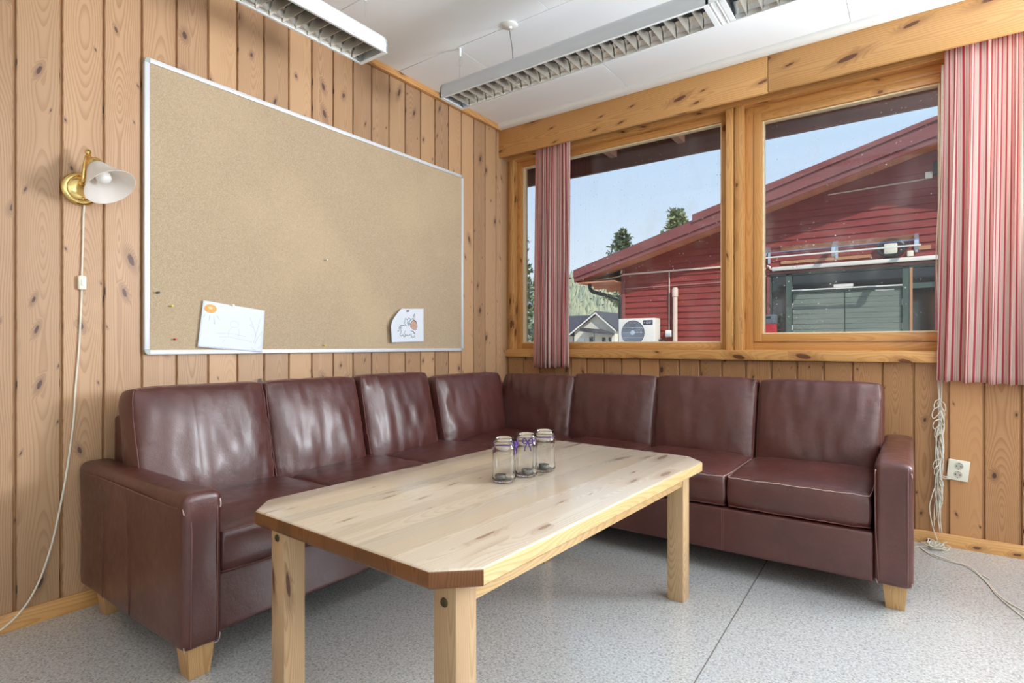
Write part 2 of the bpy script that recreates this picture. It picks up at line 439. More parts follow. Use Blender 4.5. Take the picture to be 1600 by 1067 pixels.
# ------------------------------------------------------------------ mesh builder
rng = random.Random(7)
class MB:
    def __init__(self):
        self.bm = bmesh.new()
        self.uvl = self.bm.loops.layers.uv.new('UVMap')
        self.sdl = self.bm.loops.layers.uv.new('Seed')
        self.mats = []
        self.mi = 0
    def mat(self, m):
        if m not in self.mats:
            self.mats.append(m)
        self.mi = self.mats.index(m)
        return self
    def _tag(self, faces, c, grain, seed=None):
        s = seed if seed else (rng.random(), rng.random())
        for f in faces:
            f.material_index = self.mi
            n = f.normal
            ax = max(range(3), key=lambda i: abs(n[i]))
            rest = [i for i in range(3) if i != ax]
            if grain in rest:
                ga, oa = grain, [i for i in rest if i != grain][0]
            else:
                ga, oa = rest
            for l in f.loops:
                co = l.vert.co
                l[self.uvl].uv = (co[ga], co[oa] - c[oa])
                l[self.sdl].uv = s
    def box(self, lo, hi, grain=0, bevel=0.0, seg=2, seed=None, mtx=None):
        lo, hi = [min(a, b) for a, b in zip(lo, hi)], [max(a, b) for a, b in zip(lo, hi)]
        r = bmesh.ops.create_cube(self.bm, size=1.0)
        vs = r['verts']
        c = [(a + b) / 2 for a, b in zip(lo, hi)]
        for v in vs:
            v.co = Vector([c[i] + v.co[i] * (hi[i] - lo[i]) for i in range(3)])
        faces = list({f for v in vs for f in v.link_faces})
        if bevel > 0:
            es = list({e for v in vs for e in v.link_edges})
            out = bmesh.ops.bevel(self.bm, geom=es, offset=bevel, segments=seg, profile=0.5, affect='EDGES')
            fs = set(out['faces'])
            for f in faces:
                if f.is_valid: fs.add(f)
            vset = {v for f in fs for v in f.verts}
            faces = list({f for v in vset for f in v.link_faces})
        for f in faces: f.normal_update()
        self._tag(faces, c, grain, seed)
        if mtx is not None:
            for v in {v for f in faces for v in f.verts}:
                v.co = mtx @ v.co
        return faces
    def prism(self, poly, axis, a, b, grain=0, seed=None, bevel=0.0, mtx=None):
        """poly: 2D points in the two axes other than AXIS (in xyz order), extruded along AXIS from a to b"""
        oth = [i for i in range(3) if i != axis]
        def P(p, t):
            v = [0, 0, 0]
            v[oth[0]], v[oth[1]], v[axis] = p[0], p[1], t
            return Vector(v)
        va = [self.bm.verts.new(P(p, a)) for p in poly]
        vb = [self.bm.verts.new(P(p, b)) for p in poly]
        n = len(poly)
        fs = [self.bm.faces.new(va), self.bm.faces.new(list(reversed(vb)))]
        for i in range(n):
            j = (i + 1) % n
            fs.append(self.bm.faces.new((va[j], va[i], vb[i], vb[j])))
        bmesh.ops.recalc_face_normals(self.bm, faces=fs)
        if bevel > 0:
            es = list({e for f in fs for e in f.edges})
            out = bmesh.ops.bevel(self.bm, geom=es, offset=bevel, segments=3, profile=0.5, affect='EDGES')
            vset = {v for f in out['faces'] for v in f.verts}
            fs = list({f for v in vset for f in v.link_faces} | {f for f in fs if f.is_valid})
        for f in fs: f.normal_update()
        c = [0, 0, 0]
        c[oth[0]] = sum(p[0] for p in poly) / n
        c[oth[1]] = sum(p[1] for p in poly) / n
        c[axis] = (a + b) / 2
        self._tag(fs, c, grain, seed)
        if mtx is not None:
            for v in {v for f in fs for v in f.verts}:
                v.co = mtx @ v.co
        return fs
    def tube(self, pts, r, n=8, closed=False, cap=True):
        pts = [Vector(p) for p in pts]
        N = len(pts)
        rs = r if isinstance(r, (list, tuple)) else [r] * N
        rings = []
        up = None
        L = 0.0
        s = (rng.random(), rng.random())
        for i, p in enumerate(pts):
            if closed:
                t = pts[(i + 1) % N] - pts[i - 1]
            else:
                t = pts[min(i + 1, N - 1)] - pts[max(i - 1, 0)]
            if t.length < 1e-9: t = Vector((0, 0, 1))
            t.normalize()
            if up is None:
                up = t.orthogonal().normalized()
            else:
                up = up - t * up.dot(t)
                if up.length < 1e-6: up = t.orthogonal()
                up.normalize()
            sd = t.cross(up)
            if i: L += (p - pts[i - 1]).length
            rings.append([self.bm.verts.new(p + (up * math.cos(2 * PI * k / n) + sd * math.sin(2 * PI * k / n)) * rs[i]) for k in range(n)])
        fs = []
        for i in range(N if closed else N - 1):
            A, B = rings[i], rings[(i + 1) % N]
            for k in range(n):
                fs.append(self.bm.faces.new((A[k], A[(k + 1) % n], B[(k + 1) % n], B[k])))
        if cap and not closed:
            fs.append(self.bm.faces.new(list(reversed(rings[0]))))
            fs.append(self.bm.faces.new(rings[-1]))
        for f in fs:
            f.material_index = self.mi
            for l in f.loops:
                l[self.uvl].uv = (l.vert.co.x + l.vert.co.z, l.vert.co.y)
                l[self.sdl].uv = s
        return fs
    def lathe(self, prof, n=32, mtx=None, close=False):
        """prof: (radius, height) points turned about the z axis"""
        rings = []
        for (r, z) in prof:
            if r < 1e-6:
                rings.append([self.bm.verts.new(Vector((0, 0, z)))])
            else:
                rings.append([self.bm.verts.new(Vector((r * math.cos(2 * PI * k / n), r * math.sin(2 * PI * k / n), z))) for k in range(n)])
        fs = []
        m = len(rings)
        for i in range(m if close else m - 1):
            A, B = rings[i], rings[(i + 1) % m]
            for k in range(n):
                k2 = (k + 1) % n
                if len(A) == 1 and len(B) == 1: continue
                if len(A) == 1: fs.append(self.bm.faces.new((A[0], B[k], B[k2])))
                elif len(B) == 1: fs.append(self.bm.faces.new((A[k], A[k2], B[0])))
                else: fs.append(self.bm.faces.new((A[k], A[k2], B[k2], B[k])))
        bmesh.ops.recalc_face_normals(self.bm, faces=fs)
        for f in fs:
            f.material_index = self.mi
        if mtx is not None:
            for rg in rings:
                for v in rg: v.co = mtx @ v.co
        return fs
    def grid(self, fn, nu, nv, uvfn=None, closed_u=False):
        vs = [[self.bm.verts.new(Vector(fn(i / nu, j / nv))) for i in range(nu + (0 if closed_u else 1))] for j in range(nv + 1)]
        fs = []
        W = len(vs[0])
        for j in range(nv):
            for i in range(nu):
                i2 = (i + 1) % W
                f = self.bm.faces.new((vs[j][i], vs[j][i2], vs[j + 1][i2], vs[j + 1][i]))
                f.material_index = self.mi
                fs.append(f)
                if uvfn:
                    cs = ((i, j), (i + 1, j), (i + 1, j + 1), (i, j + 1))
                    for l, (a, b) in zip(f.loops, cs):
                        l[self.uvl].uv = uvfn(a / nu, b / nv)
        return vs, fs

WM = {}
def obj(name, mb, material=None, parent=None, angle=38, world=True, smooth=True):
    """link a builder's mesh as one object; its coordinates are world ones unless world=False (then its parent's own)"""
    me = bpy.data.meshes.new(name)
    if material is not None and not mb.mats:
        mb.mats = [material]
    mtx = Matrix.Identity(4)
    if parent is not None and world:
        mtx = WM[parent.name].inverted()
        bmesh.ops.transform(mb.bm, matrix=mtx, verts=mb.bm.verts)
    mb.bm.normal_update()
    mb.bm.to_mesh(me)
    mb.bm.free()
    for m in mb.mats:
        me.materials.append(m)
    if smooth:
        for p in me.polygons: p.use_smooth = True
        try: me.set_sharp_from_angle(angle=math.radians(angle))
        except Exception: pass
    o = bpy.data.objects.new(name, me)
    COL.objects.link(o)
    if parent is not None:
        o.parent = parent
        WM[o.name] = WM[parent.name].copy()
    else:
        WM[o.name] = Matrix.Identity(4)
    return o
def origin(o, p):
    """move a top-level mesh object's origin to p, keeping its shape where it is"""
    p = Vector(p)
    o.data.transform(Matrix.Translation(-p))
    o.location = p
    WM[o.name] = Matrix.Translation(p)
    return o
def tag(o, label, cat, group=None, kind=None):
    o['label'] = label
    o['category'] = cat
    if group: o['group'] = group
    if kind: o['kind'] = kind
    return o
def thing(name, label, cat, loc=(0, 0, 0), rotz=0.0, group=None):
    o = bpy.data.objects.new(name, None)
    o.empty_display_size = 0.1
    COL.objects.link(o)
    o.location = loc
    o.rotation_euler = (0, 0, rotz)
    WM[o.name] = Matrix.Translation(Vector(loc)) @ Matrix.Rotation(rotz, 4, 'Z')
    return tag(o, label, cat, group)
def struct(o, label, cat):
    o['kind'] = 'structure'
    o['label'] = label
    o['category'] = cat
    return o
def smooth_path(pts, n=6, closed=False):
    """Catmull-Rom through the points"""
    P = [Vector(p) for p in pts]
    N = len(P)
    out = []
    rng_ = range(N if closed else N - 1)
    for i in rng_:
        if closed:
            p0, p1, p2, p3 = P[i - 1], P[i], P[(i + 1) % N], P[(i + 2) % N]
        else:
            p0, p1, p2, p3 = P[max(i - 1, 0)], P[i], P[i + 1], P[min(i + 2, N - 1)]
        for k in range(n):
            t = k / n
            out.append(0.5 * ((2 * p1) + (p2 - p0) * t + (2 * p0 - 5 * p1 + 4 * p2 - p3) * t * t + (3 * p1 - p0 - 3 * p2 + p3) * t ** 3))
    if not closed: out.append(P[-1])
    return out

# ------------------------------------------------------------------ room shell
ZC = 2.672
RX, RY = 6.5, -6.5
b = MB().mat(M['floor'])
b.box((-0.1, RY, -0.1), (RX, 0.1, 0.0))
struct(obj('floor', b), 'grey speckled vinyl floor with one dark seam', 'floor')

# left wall of upright boards
b = MB().mat(M['wall_pine'])
pitch = 0.1335
y = -2.555 - pitch * 30
while y < 0:
    y1 = min(y + pitch, 0.0)
    if y1 - y > 0.02 and y1 > RY:
        b.box((-0.012, max(y, RY) + 0.0035, 0.0), (0.0, y1 - 0.0035, ZC), grain=2, bevel=0.0035, seg=1)
    y += pitch
bb = MB().mat(M['wall_pine'])
b.mat(M['low_pine'])
b.box((-0.1, RY, 0.0), (-0.009, 0.1, ZC), grain=2)
struct(obj('wall_left', b), 'pale pine board wall behind the pinboard', 'wall')

# window wall: boards below the sill, flat wood above, posts between the windows
b = MB().mat(M['low_pine'])
gx = [0.0, 0.145, 0.29, 0.425, 0.56, 0.69, 0.823, 0.956, 1.089, 1.222, 1.354, 1.486, 1.619, 1.758, 1.900, 2.034, 2.170, 2.306, 2.440, 2.574, 2.716, 2.851, 2.985, 3.12]
while gx[-1] < RX - 0.1: gx.append(gx[-1] + 0.134)
gx.append(RX)
for x0, x1 in zip(gx[:-1], gx[1:]):
    b.box((x0 + 0.004, 0.0, 0.0), (x1 - 0.004, 0.014, 0.94), grain=2, bevel=0.004, seg=1)
b.box((-0.1, 0.010, 0.0), (RX, 0.2, 0.935), grain=2)
b.mat(M['trim_pine'])
b.box((-0.1, 0.0, 2.440), (RX, 0.2, ZC), grain=0)
b.box((-0.1, 0.012, 0.935), (0.012, 0.2, 2.44), grain=2)
b.box((4.95, 0.0, 0.935), (RX, 0.2, 2.44), grain=2)
# boards framing the posts
for x0, x1 in ((0.012, 0.049), (1.643, 1.688), (1.696, 1.742), (2.775, 2.83), (2.838, 2.90)):
    b.box((x0, 0.0, 0.955), (x1, 0.02, 2.445), grain=2, bevel=0.003)
for x0, x1 in ((0.012, 0.047), (1.645, 1.740), (2.777, 2.898)):
    b.box((x0, 0.014, 0.935), (x1, 0.2, 2.445), grain=2)
struct(obj('wall_right', b), 'pine board wall holding the two large windows', 'wall')

b = MB().mat(M['plaster'])
b.box((0, RY - 0.1, 0), (RX, RY, ZC))
struct(obj('wall_rear', b), 'pale wall behind the camera', 'wall')
b = MB().mat(M['plaster'])
b.box((RX, RY, 0), (RX + 0.1, 0.1, ZC))
struct(obj('wall_far_side', b), 'pale wall on the far right side', 'wall')

# ceiling of long panels with thin joints
b = MB().mat(M['ceiling'])
rows = [(-0.566, 0.0, 1.075), (-1.166, -0.566, 0.49), (-1.766, -1.166, 1.10), (-2.366, -1.766, 0.49), (-2.966, -2.366, 1.1), (-3.566, -2.966, 0.49)]
yy = -3.566
k = 0
while yy > RY:
    rows.append((max(yy - 0.6, RY), yy, 1.1 if k % 2 == 0 else 0.49))
    yy -= 0.6
    k += 1
for (ya, yb_, off) in rows:
    xs = [0.0]
    x = off
    while x < RX:
        xs.append(x)
        x += 1.235
    xs.append(RX)
    for xa, xb in zip(xs[:-1], xs[1:]):
        b.box((xa + 0.0012, ya + 0.0012, ZC), (xb - 0.0012, yb_ - 0.0012, ZC + 0.012), bevel=0.0015, seg=1)
b.mat(M['corner_grey'])
b.box((-0.1, RY, ZC + 0.009), (RX, 0.2, ZC + 0.1))
struct(obj('ceiling', b), 'white panelled ceiling with thin joints', 'ceiling')

# trims
b = MB().mat(M['trim_pine'])
b.box((0.0, RY, 2.634), (0.028, -0.1, ZC), grain=1, bevel=0.003)
struct(obj('trim_1', b), 'narrow pine moulding where left wall meets ceiling', 'trim')
b = MB().mat(M['trim_pine'])
b.box((0.0, -0.121, 2.433), (1.905, -0.099, 2.640), grain=0, bevel=0.002)
b.box((1.907, -0.121, 2.433), (RX, -0.099, 2.640), grain=0, bevel=0.002)
struct(obj('trim_2', b), 'broad knotty pine pelmet board above both windows', 'pelmet')
b = MB().mat(M['white_paint'])
prof = [(-0.100, 2.640), (-0.128, 2.640)]
for i in range(9):
    a = PI + (PI / 2) * (i / 8.0)
    prof.append((-0.134 + 0.026 * math.cos(a) * 1.0 + 0.0, 2.672 + 0.034 * math.sin(a) + 0.002)) if False else None
prof = [(-0.099, 2.640), (-0.130, 2.640), (-0.150, 2.644), (-0.163, 2.652), (-0.168, 2.662), (-0.168, ZC), (-0.099, ZC)]
b.prism(prof, 0, 0.028, RX, grain=0)
struct(obj('trim_3', b, angle=60), 'white rounded cove between pelmet and ceiling', 'cove')
b = MB().mat(M['trim_pine'])
b.box((0.0, -0.034, 0.914), (4.95, 0.11, 0.972), grain=0, bevel=0.004)
struct(obj('trim_4', b), 'long pine window sill board', 'window sill')
b = MB().mat(M['trim_pine'])
b.prism([(0.0, 0.0), (0.014, 0.0), (0.014, 0.054), (0.008, 0.062), (0.0, 0.062)], 1, RY, 0.0, grain=1)
struct(obj('baseboard_left', b), 'pine baseboard along the left wall', 'baseboard')
b = MB().mat(M['trim_pine'])
b.prism([(0.0, 0.0), (-0.014, 0.0), (-0.014, 0.054), (-0.008, 0.062), (0.0, 0.062)], 0, 0.014, RX, grain=0)
struct(obj('baseboard_right', b), 'pine baseboard below the windows', 'baseboard')

# windows
def frame(b, x0, x1, z0, z1, w, ya, yb, wt=None, wb=None, bevel=0.003):
    wt = w if wt is None else wt
    wb = w if wb is None else wb
    b.box((x0, ya, z0), (x0 + w, yb, z1), grain=2, bevel=bevel)
    b.box((x1 - w, ya, z0), (x1, yb, z1), grain=2, bevel=bevel)
    b.box((x0 + w, ya, z0), (x1 - w, yb, z0 + wb), grain=0, bevel=bevel)
    b.box((x0 + w, ya, z1 - wt), (x1 - w, yb, z1), grain=0, bevel=bevel)
def window(name, label, x0, x1, z0, z1, sash, fixed):
    w = bpy.data.objects.new(name, None)
    COL.objects.link(w)
    w.location = ((x0 + x1) / 2, 0.06, z0)
    WM[w.name] = Matrix.Translation(Vector(w.location))
    struct(w, label, 'window')
    b = MB().mat(M['trim_pine'])
    frame(b, x0, x1, z0, z1, 0.004, 0.012, 0.2, bevel=0.0)        # lining of the opening
    obj('window_lining', b, parent=w)
    if fixed:
        b = MB().mat(M['sash_pine'])
        frame(b, x0 + 0.004, x1 - 0.004, z0 + 0.002, z1 - 0.004, fixed, 0.060, 0.15)
        obj('window_frame', b, parent=w)
        x0, x1, z0, z1 = x0 + fixed + 0.006, x1 - fixed - 0.006, z0 + fixed + 0.004, z1 - fixed - 0.006
        ya = 0.052
    else:
        x0, x1, z0, z1 = x0 + 0.004, x1 - 0.004, z0 + 0.003, z1 - 0.004
        ya = 0.057
    b = MB().mat(M['sash_pine'])
    frame(b, x0, x1, z0, z1, sash, ya, 0.135)
    s = obj('sash', b, parent=w)
    b = MB().mat(M['bead_pine'])
    xi0, xi1, zi0, zi1 = x0 + sash, x1 - sash, z0 + sash, z1 - sash
    frame(b, xi0, xi1, zi0, zi1, 0.009, ya + 0.012, 0.11, bevel=0.002)
    obj('glazing_bead', b, parent=w)
    b = MB().mat(M['pane'])
    b.box((xi0 + 0.001, 0.1035, zi0 + 0.001), (xi1 - 0.001, 0.1075, zi1 - 0.001))
    p = obj('window_pane', b, parent=w)
    c = Vector(((xi0 + xi1) / 2, 0.105, (zi0 + zi1) / 2)) - Vector(w.location)
    p.data.transform(Matrix.Translation(-c))
    p.location = c
    return w
window('window_1', 'left wooden window with one large pane', 0.045, 1.650, 0.972, 2.440, 0.044, 0)
window('window_2', 'right wooden window with an extra inner frame', 1.740, 2.785, 0.972, 2.443, 0.046, 0.047)
window('window_3', 'further wooden window beyond the right curtain', 2.90, 4.95, 0.972, 2.443, 0.046, 0.047)

# ------------------------------------------------------------------ curtains
def curtain(name, label, xa, xb, flare_l, flare_r, ztop, zbot_l, zbot_r, folds, amp, gather, yc, seed):
    r = random.Random(seed)
    ph = [r.random() * 6.28 for _ in range(4)]
    W = (xb - xa) * gather
    def fn(u, t):
        # t: 0 top, 1 bottom
        uu = u + 0.012 * math.sin(u * 17 + ph[0]) * (1 - 0.3 * t)
        x = xa + (xb - xa) * uu + (flare_l * (1 - u) + flare_r * u) * t ** 1.5
        A = amp * (0.55 + 0.45 * math.sin(u * 9 + ph[1]) ** 2) * (0.75 + 0.35 * t)
        a = 2 * PI * folds * (u + 0.018 * math.sin(u * 11 + ph[2] + t * 1.2))
        yv = yc + A * math.sin(a + 1.1 * math.sin(t * 2.6 + ph[3] + u * 5)) + 0.3 * A * math.sin(2.3 * a + ph[1] + 1.5 * t)
        x += 0.6 * A * math.cos(a * 1.0 + ph[0] + 0.8 * t)
        zb = zbot_l + (zbot_r - zbot_l) * u + 0.004 * math.sin(a)
        return (x, yv, ztop + (zb - ztop) * t)
    b = MB().mat(M['curtain'])
    b.grid(fn, folds * 16, 44, lambda u, t: (u * W, t * (ztop - zbot_l)))
    o = obj(name, b, angle=180)
    tag(o, label, 'curtain')
    origin(o, ((xa + xb) / 2, yc, zbot_l))
    s = o.modifiers.new('thickness', 'SOLIDIFY')
    s.thickness = 0.0012
    # stitched hem at the foot of the cloth
    def fh(u, t):
        p = fn(u, 0.958 + 0.003 * t)
        return (p[0], p[1] - 0.0012, p[2])
    hb = MB().mat(M['curtain'])
    hb.grid(fh, folds * 16, 1, lambda u, t: (u * W, t))
    h = obj('hem', hb, parent=o, angle=180)
    return o
curtain('curtain', 'narrow bunched red striped curtain at the left end of the windows', 0.302, 0.592, -0.018, 0.0, 2.56, 0.836, 0.848, 8, 0.020, 2.4, -0.062, 3)
curtain('curtain', 'wide red striped curtain at the right edge, covering the right window end', 2.703, 3.36, -0.034, 0.02, 2.56, 0.826, 0.800, 10, 0.023, 1.75, -0.064, 11)

# ------------------------------------------------------------------ sofa
sofa = thing('corner_sofa', 'burgundy leather corner sofa with loose back cushions and wooden feet', 'sofa', (0.45, -0.6, 0.0))

def cushion_mesh(w, d, h, n=34, crown=0.03, edge=0.6, pull=0.05, wrinkle=0.004, gather=0.0, seed=1, mtx=None, seam=True, sag=0.0, bulge=0.012):
    """soft boxed cushion: local x width, y depth, z thickness; seam loops are returned as point lists"""
    b = MB().mat(M['leather'])
    eh = h * edge / 2
    sv = Vector((seed * 7.13, seed * 3.7, seed * 1.9))
    def plan(u, v, e=0.0):
        x = (w / 2 + e) * u * (1 - pull * abs(v) ** 8)
        y = (d / 2 + e) * v * (1 - pull * abs(u) ** 8)
        return x, y
    def face(side):
        def fn(a, c):
            u, v = 2 * a - 1, 2 * c - 1
            # closer rows at the borders
            u = math.sin(u * PI / 2) * 0.45 + u * 0.55
            v = math.sin(v * PI / 2) * 0.45 + v * 0.55
            x, y = plan(u, v)
            f = (1 - abs(u) ** 3.2) * (1 - abs(v) ** 3.2)
            z = eh + crown * f ** 0.55
            nz = noise.noise(Vector((x * 6, y * 6, 0)) + sv) * wrinkle * 1.1 * f ** 0.4
            nz += noise.noise(Vector((x * 26, y * 7, 3)) + sv) * wrinkle * 0.7
            eb = max(abs(u), abs(v))
            nz += noise.noise(Vector((x * 55, y * 55, 9)) + sv) * wrinkle * 0.7 * max(0, (eb - 0.7) / 0.3)
            if gather:
                topf = max(0.0, (v - 0.05) / 0.95) ** 1.2 * (1 - max(0, (v - 0.93) / 0.07))
                nz += gather * topf * (noise.noise(Vector((x * 42 + y * 6, y * 3.5, 5)) + sv))
            if sag: nz -= sag * f
            return (x, y, side * (z + nz))
        return fn
    vt, ft = b.grid(face(1), n, n)
    vb, fb = b.grid(face(-1), n, n)
    for f in fb: f.normal_flip()
    def border(vs):
        out = [vs[0][i] for i in range(n)] + [vs[j][n] for j in range(n)] + [vs[n][n - i] for i in range(n)] + [vs[n - j][0] for j in range(n)]
        return out
    T, B = border(vt), border(vb)
    L = len(T)
    mids = []
    for q in (0.25, 0.5, 0.75):
        row = []
        for tv, bv in zip(T, B):
            p = tv.co.lerp(bv.co, q)
            out = Vector((p.x / (w / 2), p.y / (d / 2), 0))
            o2 = Vector((abs(out.x) ** 6 * math.copysign(1, out.x), abs(out.y) ** 6 * math.copysign(1, out.y), 0))
            if o2.length > 0: o2.normalize()
            k = bulge * (1 - (2 * q - 1) ** 2)
            row.append(b.bm.verts.new(p + o2 * (k + 0.3 * wrinkle * noise.noise(p * 20 + sv))))
        mids.append(row)
    rings = [T] + mids + [B]
    for r0, r1 in zip(rings[:-1], rings[1:]):
        for i in range(L):
            j = (i + 1) % L
            b.bm.faces.new((r0[j], r0[i], r1[i], r1[j]))
    seams = []
    for R in (T, B):
        pts = [v.co.copy() for v in R]
        seams.append(pts)
    if mtx is not None:
        bmesh.ops.transform(b.bm, matrix=mtx, verts=b.bm.verts)
        seams = [[mtx @ p for p in s] for s in seams]
    return b, seams

def add_cushion(name, mtx, w, d, h, worn=None, **kw):
    b, seams = cushion_mesh(w, d, h, mtx=mtx, **kw)
    o = obj(name, b, parent=sofa, angle=75)
    sb = MB().mat(worn or M['seam'])
    sb.tube(seams[0], 0.0017, 5, closed=True)
    if not worn: sb.mat(M['seam'])
    obj('piping', sb, parent=o, angle=180)
    sb = MB().mat(M['seam'])
    sb.tube(seams[1], 0.0017, 5, closed=True)
    obj('piping', sb, parent=o, angle=180)
    return o

def seat(x0, x1, y0, y1, seed, z=0.285, h=0.145, **kw):
    mtx = Matrix.Translation(((x0 + x1) / 2, (y0 + y1) / 2, z + h / 2))
    add_cushion('seat_cushion', mtx, x1 - x0 - 0.006, y1 - y0 - 0.006, h, edge=0.86, crown=kw.pop('crown', 0.028), pull=0.02, wrinkle=0.004, seed=seed, bulge=0.008, **kw)

SD = -0.985    # front of the window-side seats
SX = 0.838     # front of the wall-side seats
seat(1.905, 2.447, SD, -0.30, 1, worn=M['seam_worn'])
seat(1.362, 1.902, SD, -0.30, 2, worn=M['seam_worn'])
seat(0.862, 1.359, SD, -0.30, 3)
seat(0.13, 0.858, -0.985, -0.22, 4)
seat(0.13, SX, -1.545, -0.992, 5)
seat(0.13, SX, -2.105, -1.551, 6)
seat(0.13, SX, -2.655, -2.111, 7)

def back(cx, cy, facing, w, h, t, ztop, lean, seed, **kw):
    """facing: 'x' looks along +x (left wall), 'y' looks along -y (window wall); cx/cy: centre of the front of the top edge"""
    # local: x width, y up, z towards the sitter
    R = Matrix.Rotation(lean, 4, 'X')
    if facing == 'x':
        base = Matrix(((0, 0, 1, 0), (1, 0, 0, 0), (0, 1, 0, 0), (0, 0, 0, 1)))   # x->y, y->z, z->x
        fw = Vector((1, 0, 0))
    else:
        base = Matrix(((1, 0, 0, 0), (0, 0, -1, 0), (0, 1, 0, 0), (0, 0, 0, 1)))   # x->x, y->z, z->-y
        fw = Vector((0, -1, 0))
    mtx = base @ Matrix.Rotation(-lean, 4, 'X')
    top = mtx @ Vector((0, h / 2, t * 0.32))
    mtx = Matrix.Translation(Vector((cx, cy, ztop)) - top) @ mtx
    add_cushion('back_cushion', mtx, w, h, t, seed=seed, edge=kw.pop('edge', 0.72), crown=kw.pop('crown', 0.042), pull=kw.pop('pull', 0.035), wrinkle=kw.pop('wrinkle', 0.0075), **kw)

LN = math.radians(13)
back(0.245, -2.432, 'x', 0.510, 0.455, 0.17, 0.842, LN, 11, gather=0.003)
back(0.245, -1.925, 'x', 0.490, 0.455, 0.17, 0.842, LN, 12, gather=0.004)
back(0.245, -1.405, 'x', 0.490, 0.460, 0.18, 0.846, LN, 13, gather=0.009)
back(0.235, -0.760, 'x', 0.640, 0.435, 0.17, 0.818, LN, 14, gather=0.010, pull=0.05)
back(0.535, -0.385, 'y', 0.560, 0.435, 0.17, 0.808, LN, 15, gather=0.010, pull=0.05)
back(1.085, -0.375, 'y', 0.545, 0.450, 0.17, 0.822, LN, 16, gather=0.003)
back(1.634, -0.375, 'y', 0.540, 0.455, 0.17, 0.826, LN, 17, gather=0.003)
back(2.186, -0.375, 'y', 0.535, 0.455, 0.17, 0.824, LN, 18, gather=0.003)

# frame: skirt below the seats, low back behind the cushions
def soft_box(lo, hi, bevel, seed, amp=0.003, cuts=10):
    b = MB().mat(M['leather'])
    b.box(lo, hi, bevel=bevel, seg=4)
    es = [e for e in b.bm.edges if e.calc_length() > 0.05]
    bmesh.ops.subdivide_edges(b.bm, edges=es, cuts=cuts, use_grid_fill=True)
    b.bm.normal_update()
    sv = Vector((seed * 3.1, seed * 5.7, seed))
    for v in b.bm.verts:
        p = v.co
        v.co = p + v.normal * amp * (noise.noise(p * 5 + sv) + 0.6 * noise.noise(Vector((p.x * 16, p.y * 16, p.z * 4)) + sv))
    return b
b = soft_box((0.80, -1.0, 0.098), (2.452, -0.16, 0.285), 0.010, 1, 0.002, 14)
base = obj('seat_base', b, parent=sofa, angle=60)
b = MB().mat(M['seam'])
for dx in (-0.004, 0.004):
    b.tube([(1.895 + dx, -1.0025, 0.100), (1.895 + dx, -1.0025, 0.28)], 0.0012, 4)
obj('seam_line', b, parent=base)
b = soft_box((0.03, -2.66, 0.098), (0.802, -0.16, 0.285), 0.010, 2, 0.003, 14)
obj('seat_base', b, parent=sofa, angle=60)
b = soft_box((0.022, -2.664, 0.10), (0.125, -0.135, 0.728), 0.018, 3, 0.003, 12)
obj('back_frame', b, parent=sofa, angle=60)
b = soft_box((0.022, -0.235, 0.10), (2.455, -0.135, 0.728), 0.018, 4, 0.003, 12)
obj('back_frame', b, parent=sofa, angle=60)

def arm(lo, hi, seed, axis, corner_worn):
    b = soft_box(lo, hi, 0.020, seed, 0.0035, 14)
    # a softly crowned top
    for v in b.bm.verts:
        if v.co.z > 0.45:
            a = 1 - axis
            s = (v.co[a] - (lo[a] + hi[a]) / 2) / ((hi[a] - lo[a]) / 2)
            v.co.z += 0.008 * (1 - s * s) * (v.co.z - 0.45) / 0.11
    o = obj('armrest', b, parent=sofa, angle=70)
    return o
armL = arm((0.018, -2.774, 0.098), (0.858, -2.660, 0.556), 5, 0, None)
armR = arm((2.455, -1.005, 0.098), (2.577, -0.13, 0.552), 6, 1, None)
def line(parent, pts, mat, r=0.0018, name='seam_line', label=None):
    b = MB().mat(mat)
    b.tube(smooth_path(pts, 4), r, 5)
    o = obj(name, b, parent=parent, angle=180)
    if label: o['label'] = label
    return o
line(armL, [(0.03, -2.7745, 0.530), (0.12, -2.775, 0.524), (0.22, -2.776, 0.531), (0.4, -2.777, 0.529), (0.62, -2.777, 0.524), (0.80, -2.776, 0.521), (0.845, -2.768, 0.519), (0.8585, -2.752, 0.48), (0.8595, -2.753, 0.3), (0.8595, -2.755, 0.11)], M['seam'])
line(armL, [(0.845, -2.676, 0.540), (0.8595, -2.676, 0.50), (0.8595, -2.677, 0.3), (0.8595, -2.677, 0.11)], M['seam'])
line(armL, [(0.25, -2.7775, 0.505), (0.252, -2.778, 0.3), (0.255, -2.7765, 0.11)], M['leather'], 0.0012)
line(armL, [(0.47, -2.7775, 0.505), (0.475, -2.778, 0.3), (0.48, -2.7765, 0.11)], M['leather'], 0.0012)
line(armL, [(0.851, -2.667, 0.536), (0.857, -2.666, 0.522), (0.859, -2.668, 0.508)], M['seam_worn'], 0.0026, 'worn_edge', 'pale worn patch on the front corner of the left armrest')
line(armL, [(0.848, -2.771, 0.522), (0.853, -2.770, 0.505)], M['seam_worn'], 0.002, 'worn_edge')
line(armL, [(0.857, -2.667, 0.125), (0.857, -2.672, 0.102), (0.856, -2.684, 0.099)], M['seam_worn'], 0.0016, 'worn_edge')
line(armL, [(0.850, -2.770, 0.118), (0.852, -2.769, 0.100)], M['seam_worn'], 0.0016, 'worn_edge')
line(armR, [(2.462, -1.0, 0.525), (2.458, -1.0062, 0.50), (2.460, -1.0068, 0.3), (2.470, -1.0064, 0.108)], M['seam'])
line(armR, [(2.562, -0.25, 0.549), (2.562, -0.7, 0.549), (2.562, -0.97, 0.545), (2.560, -1.0062, 0.515), (2.560, -1.0068, 0.3), (2.560, -1.0064, 0.108)], M['seam'])
line(armR, [(2.460, -1.001, 0.530), (2.458, -1.005, 0.515)], M['seam_worn'], 0.0022, 'worn_edge')
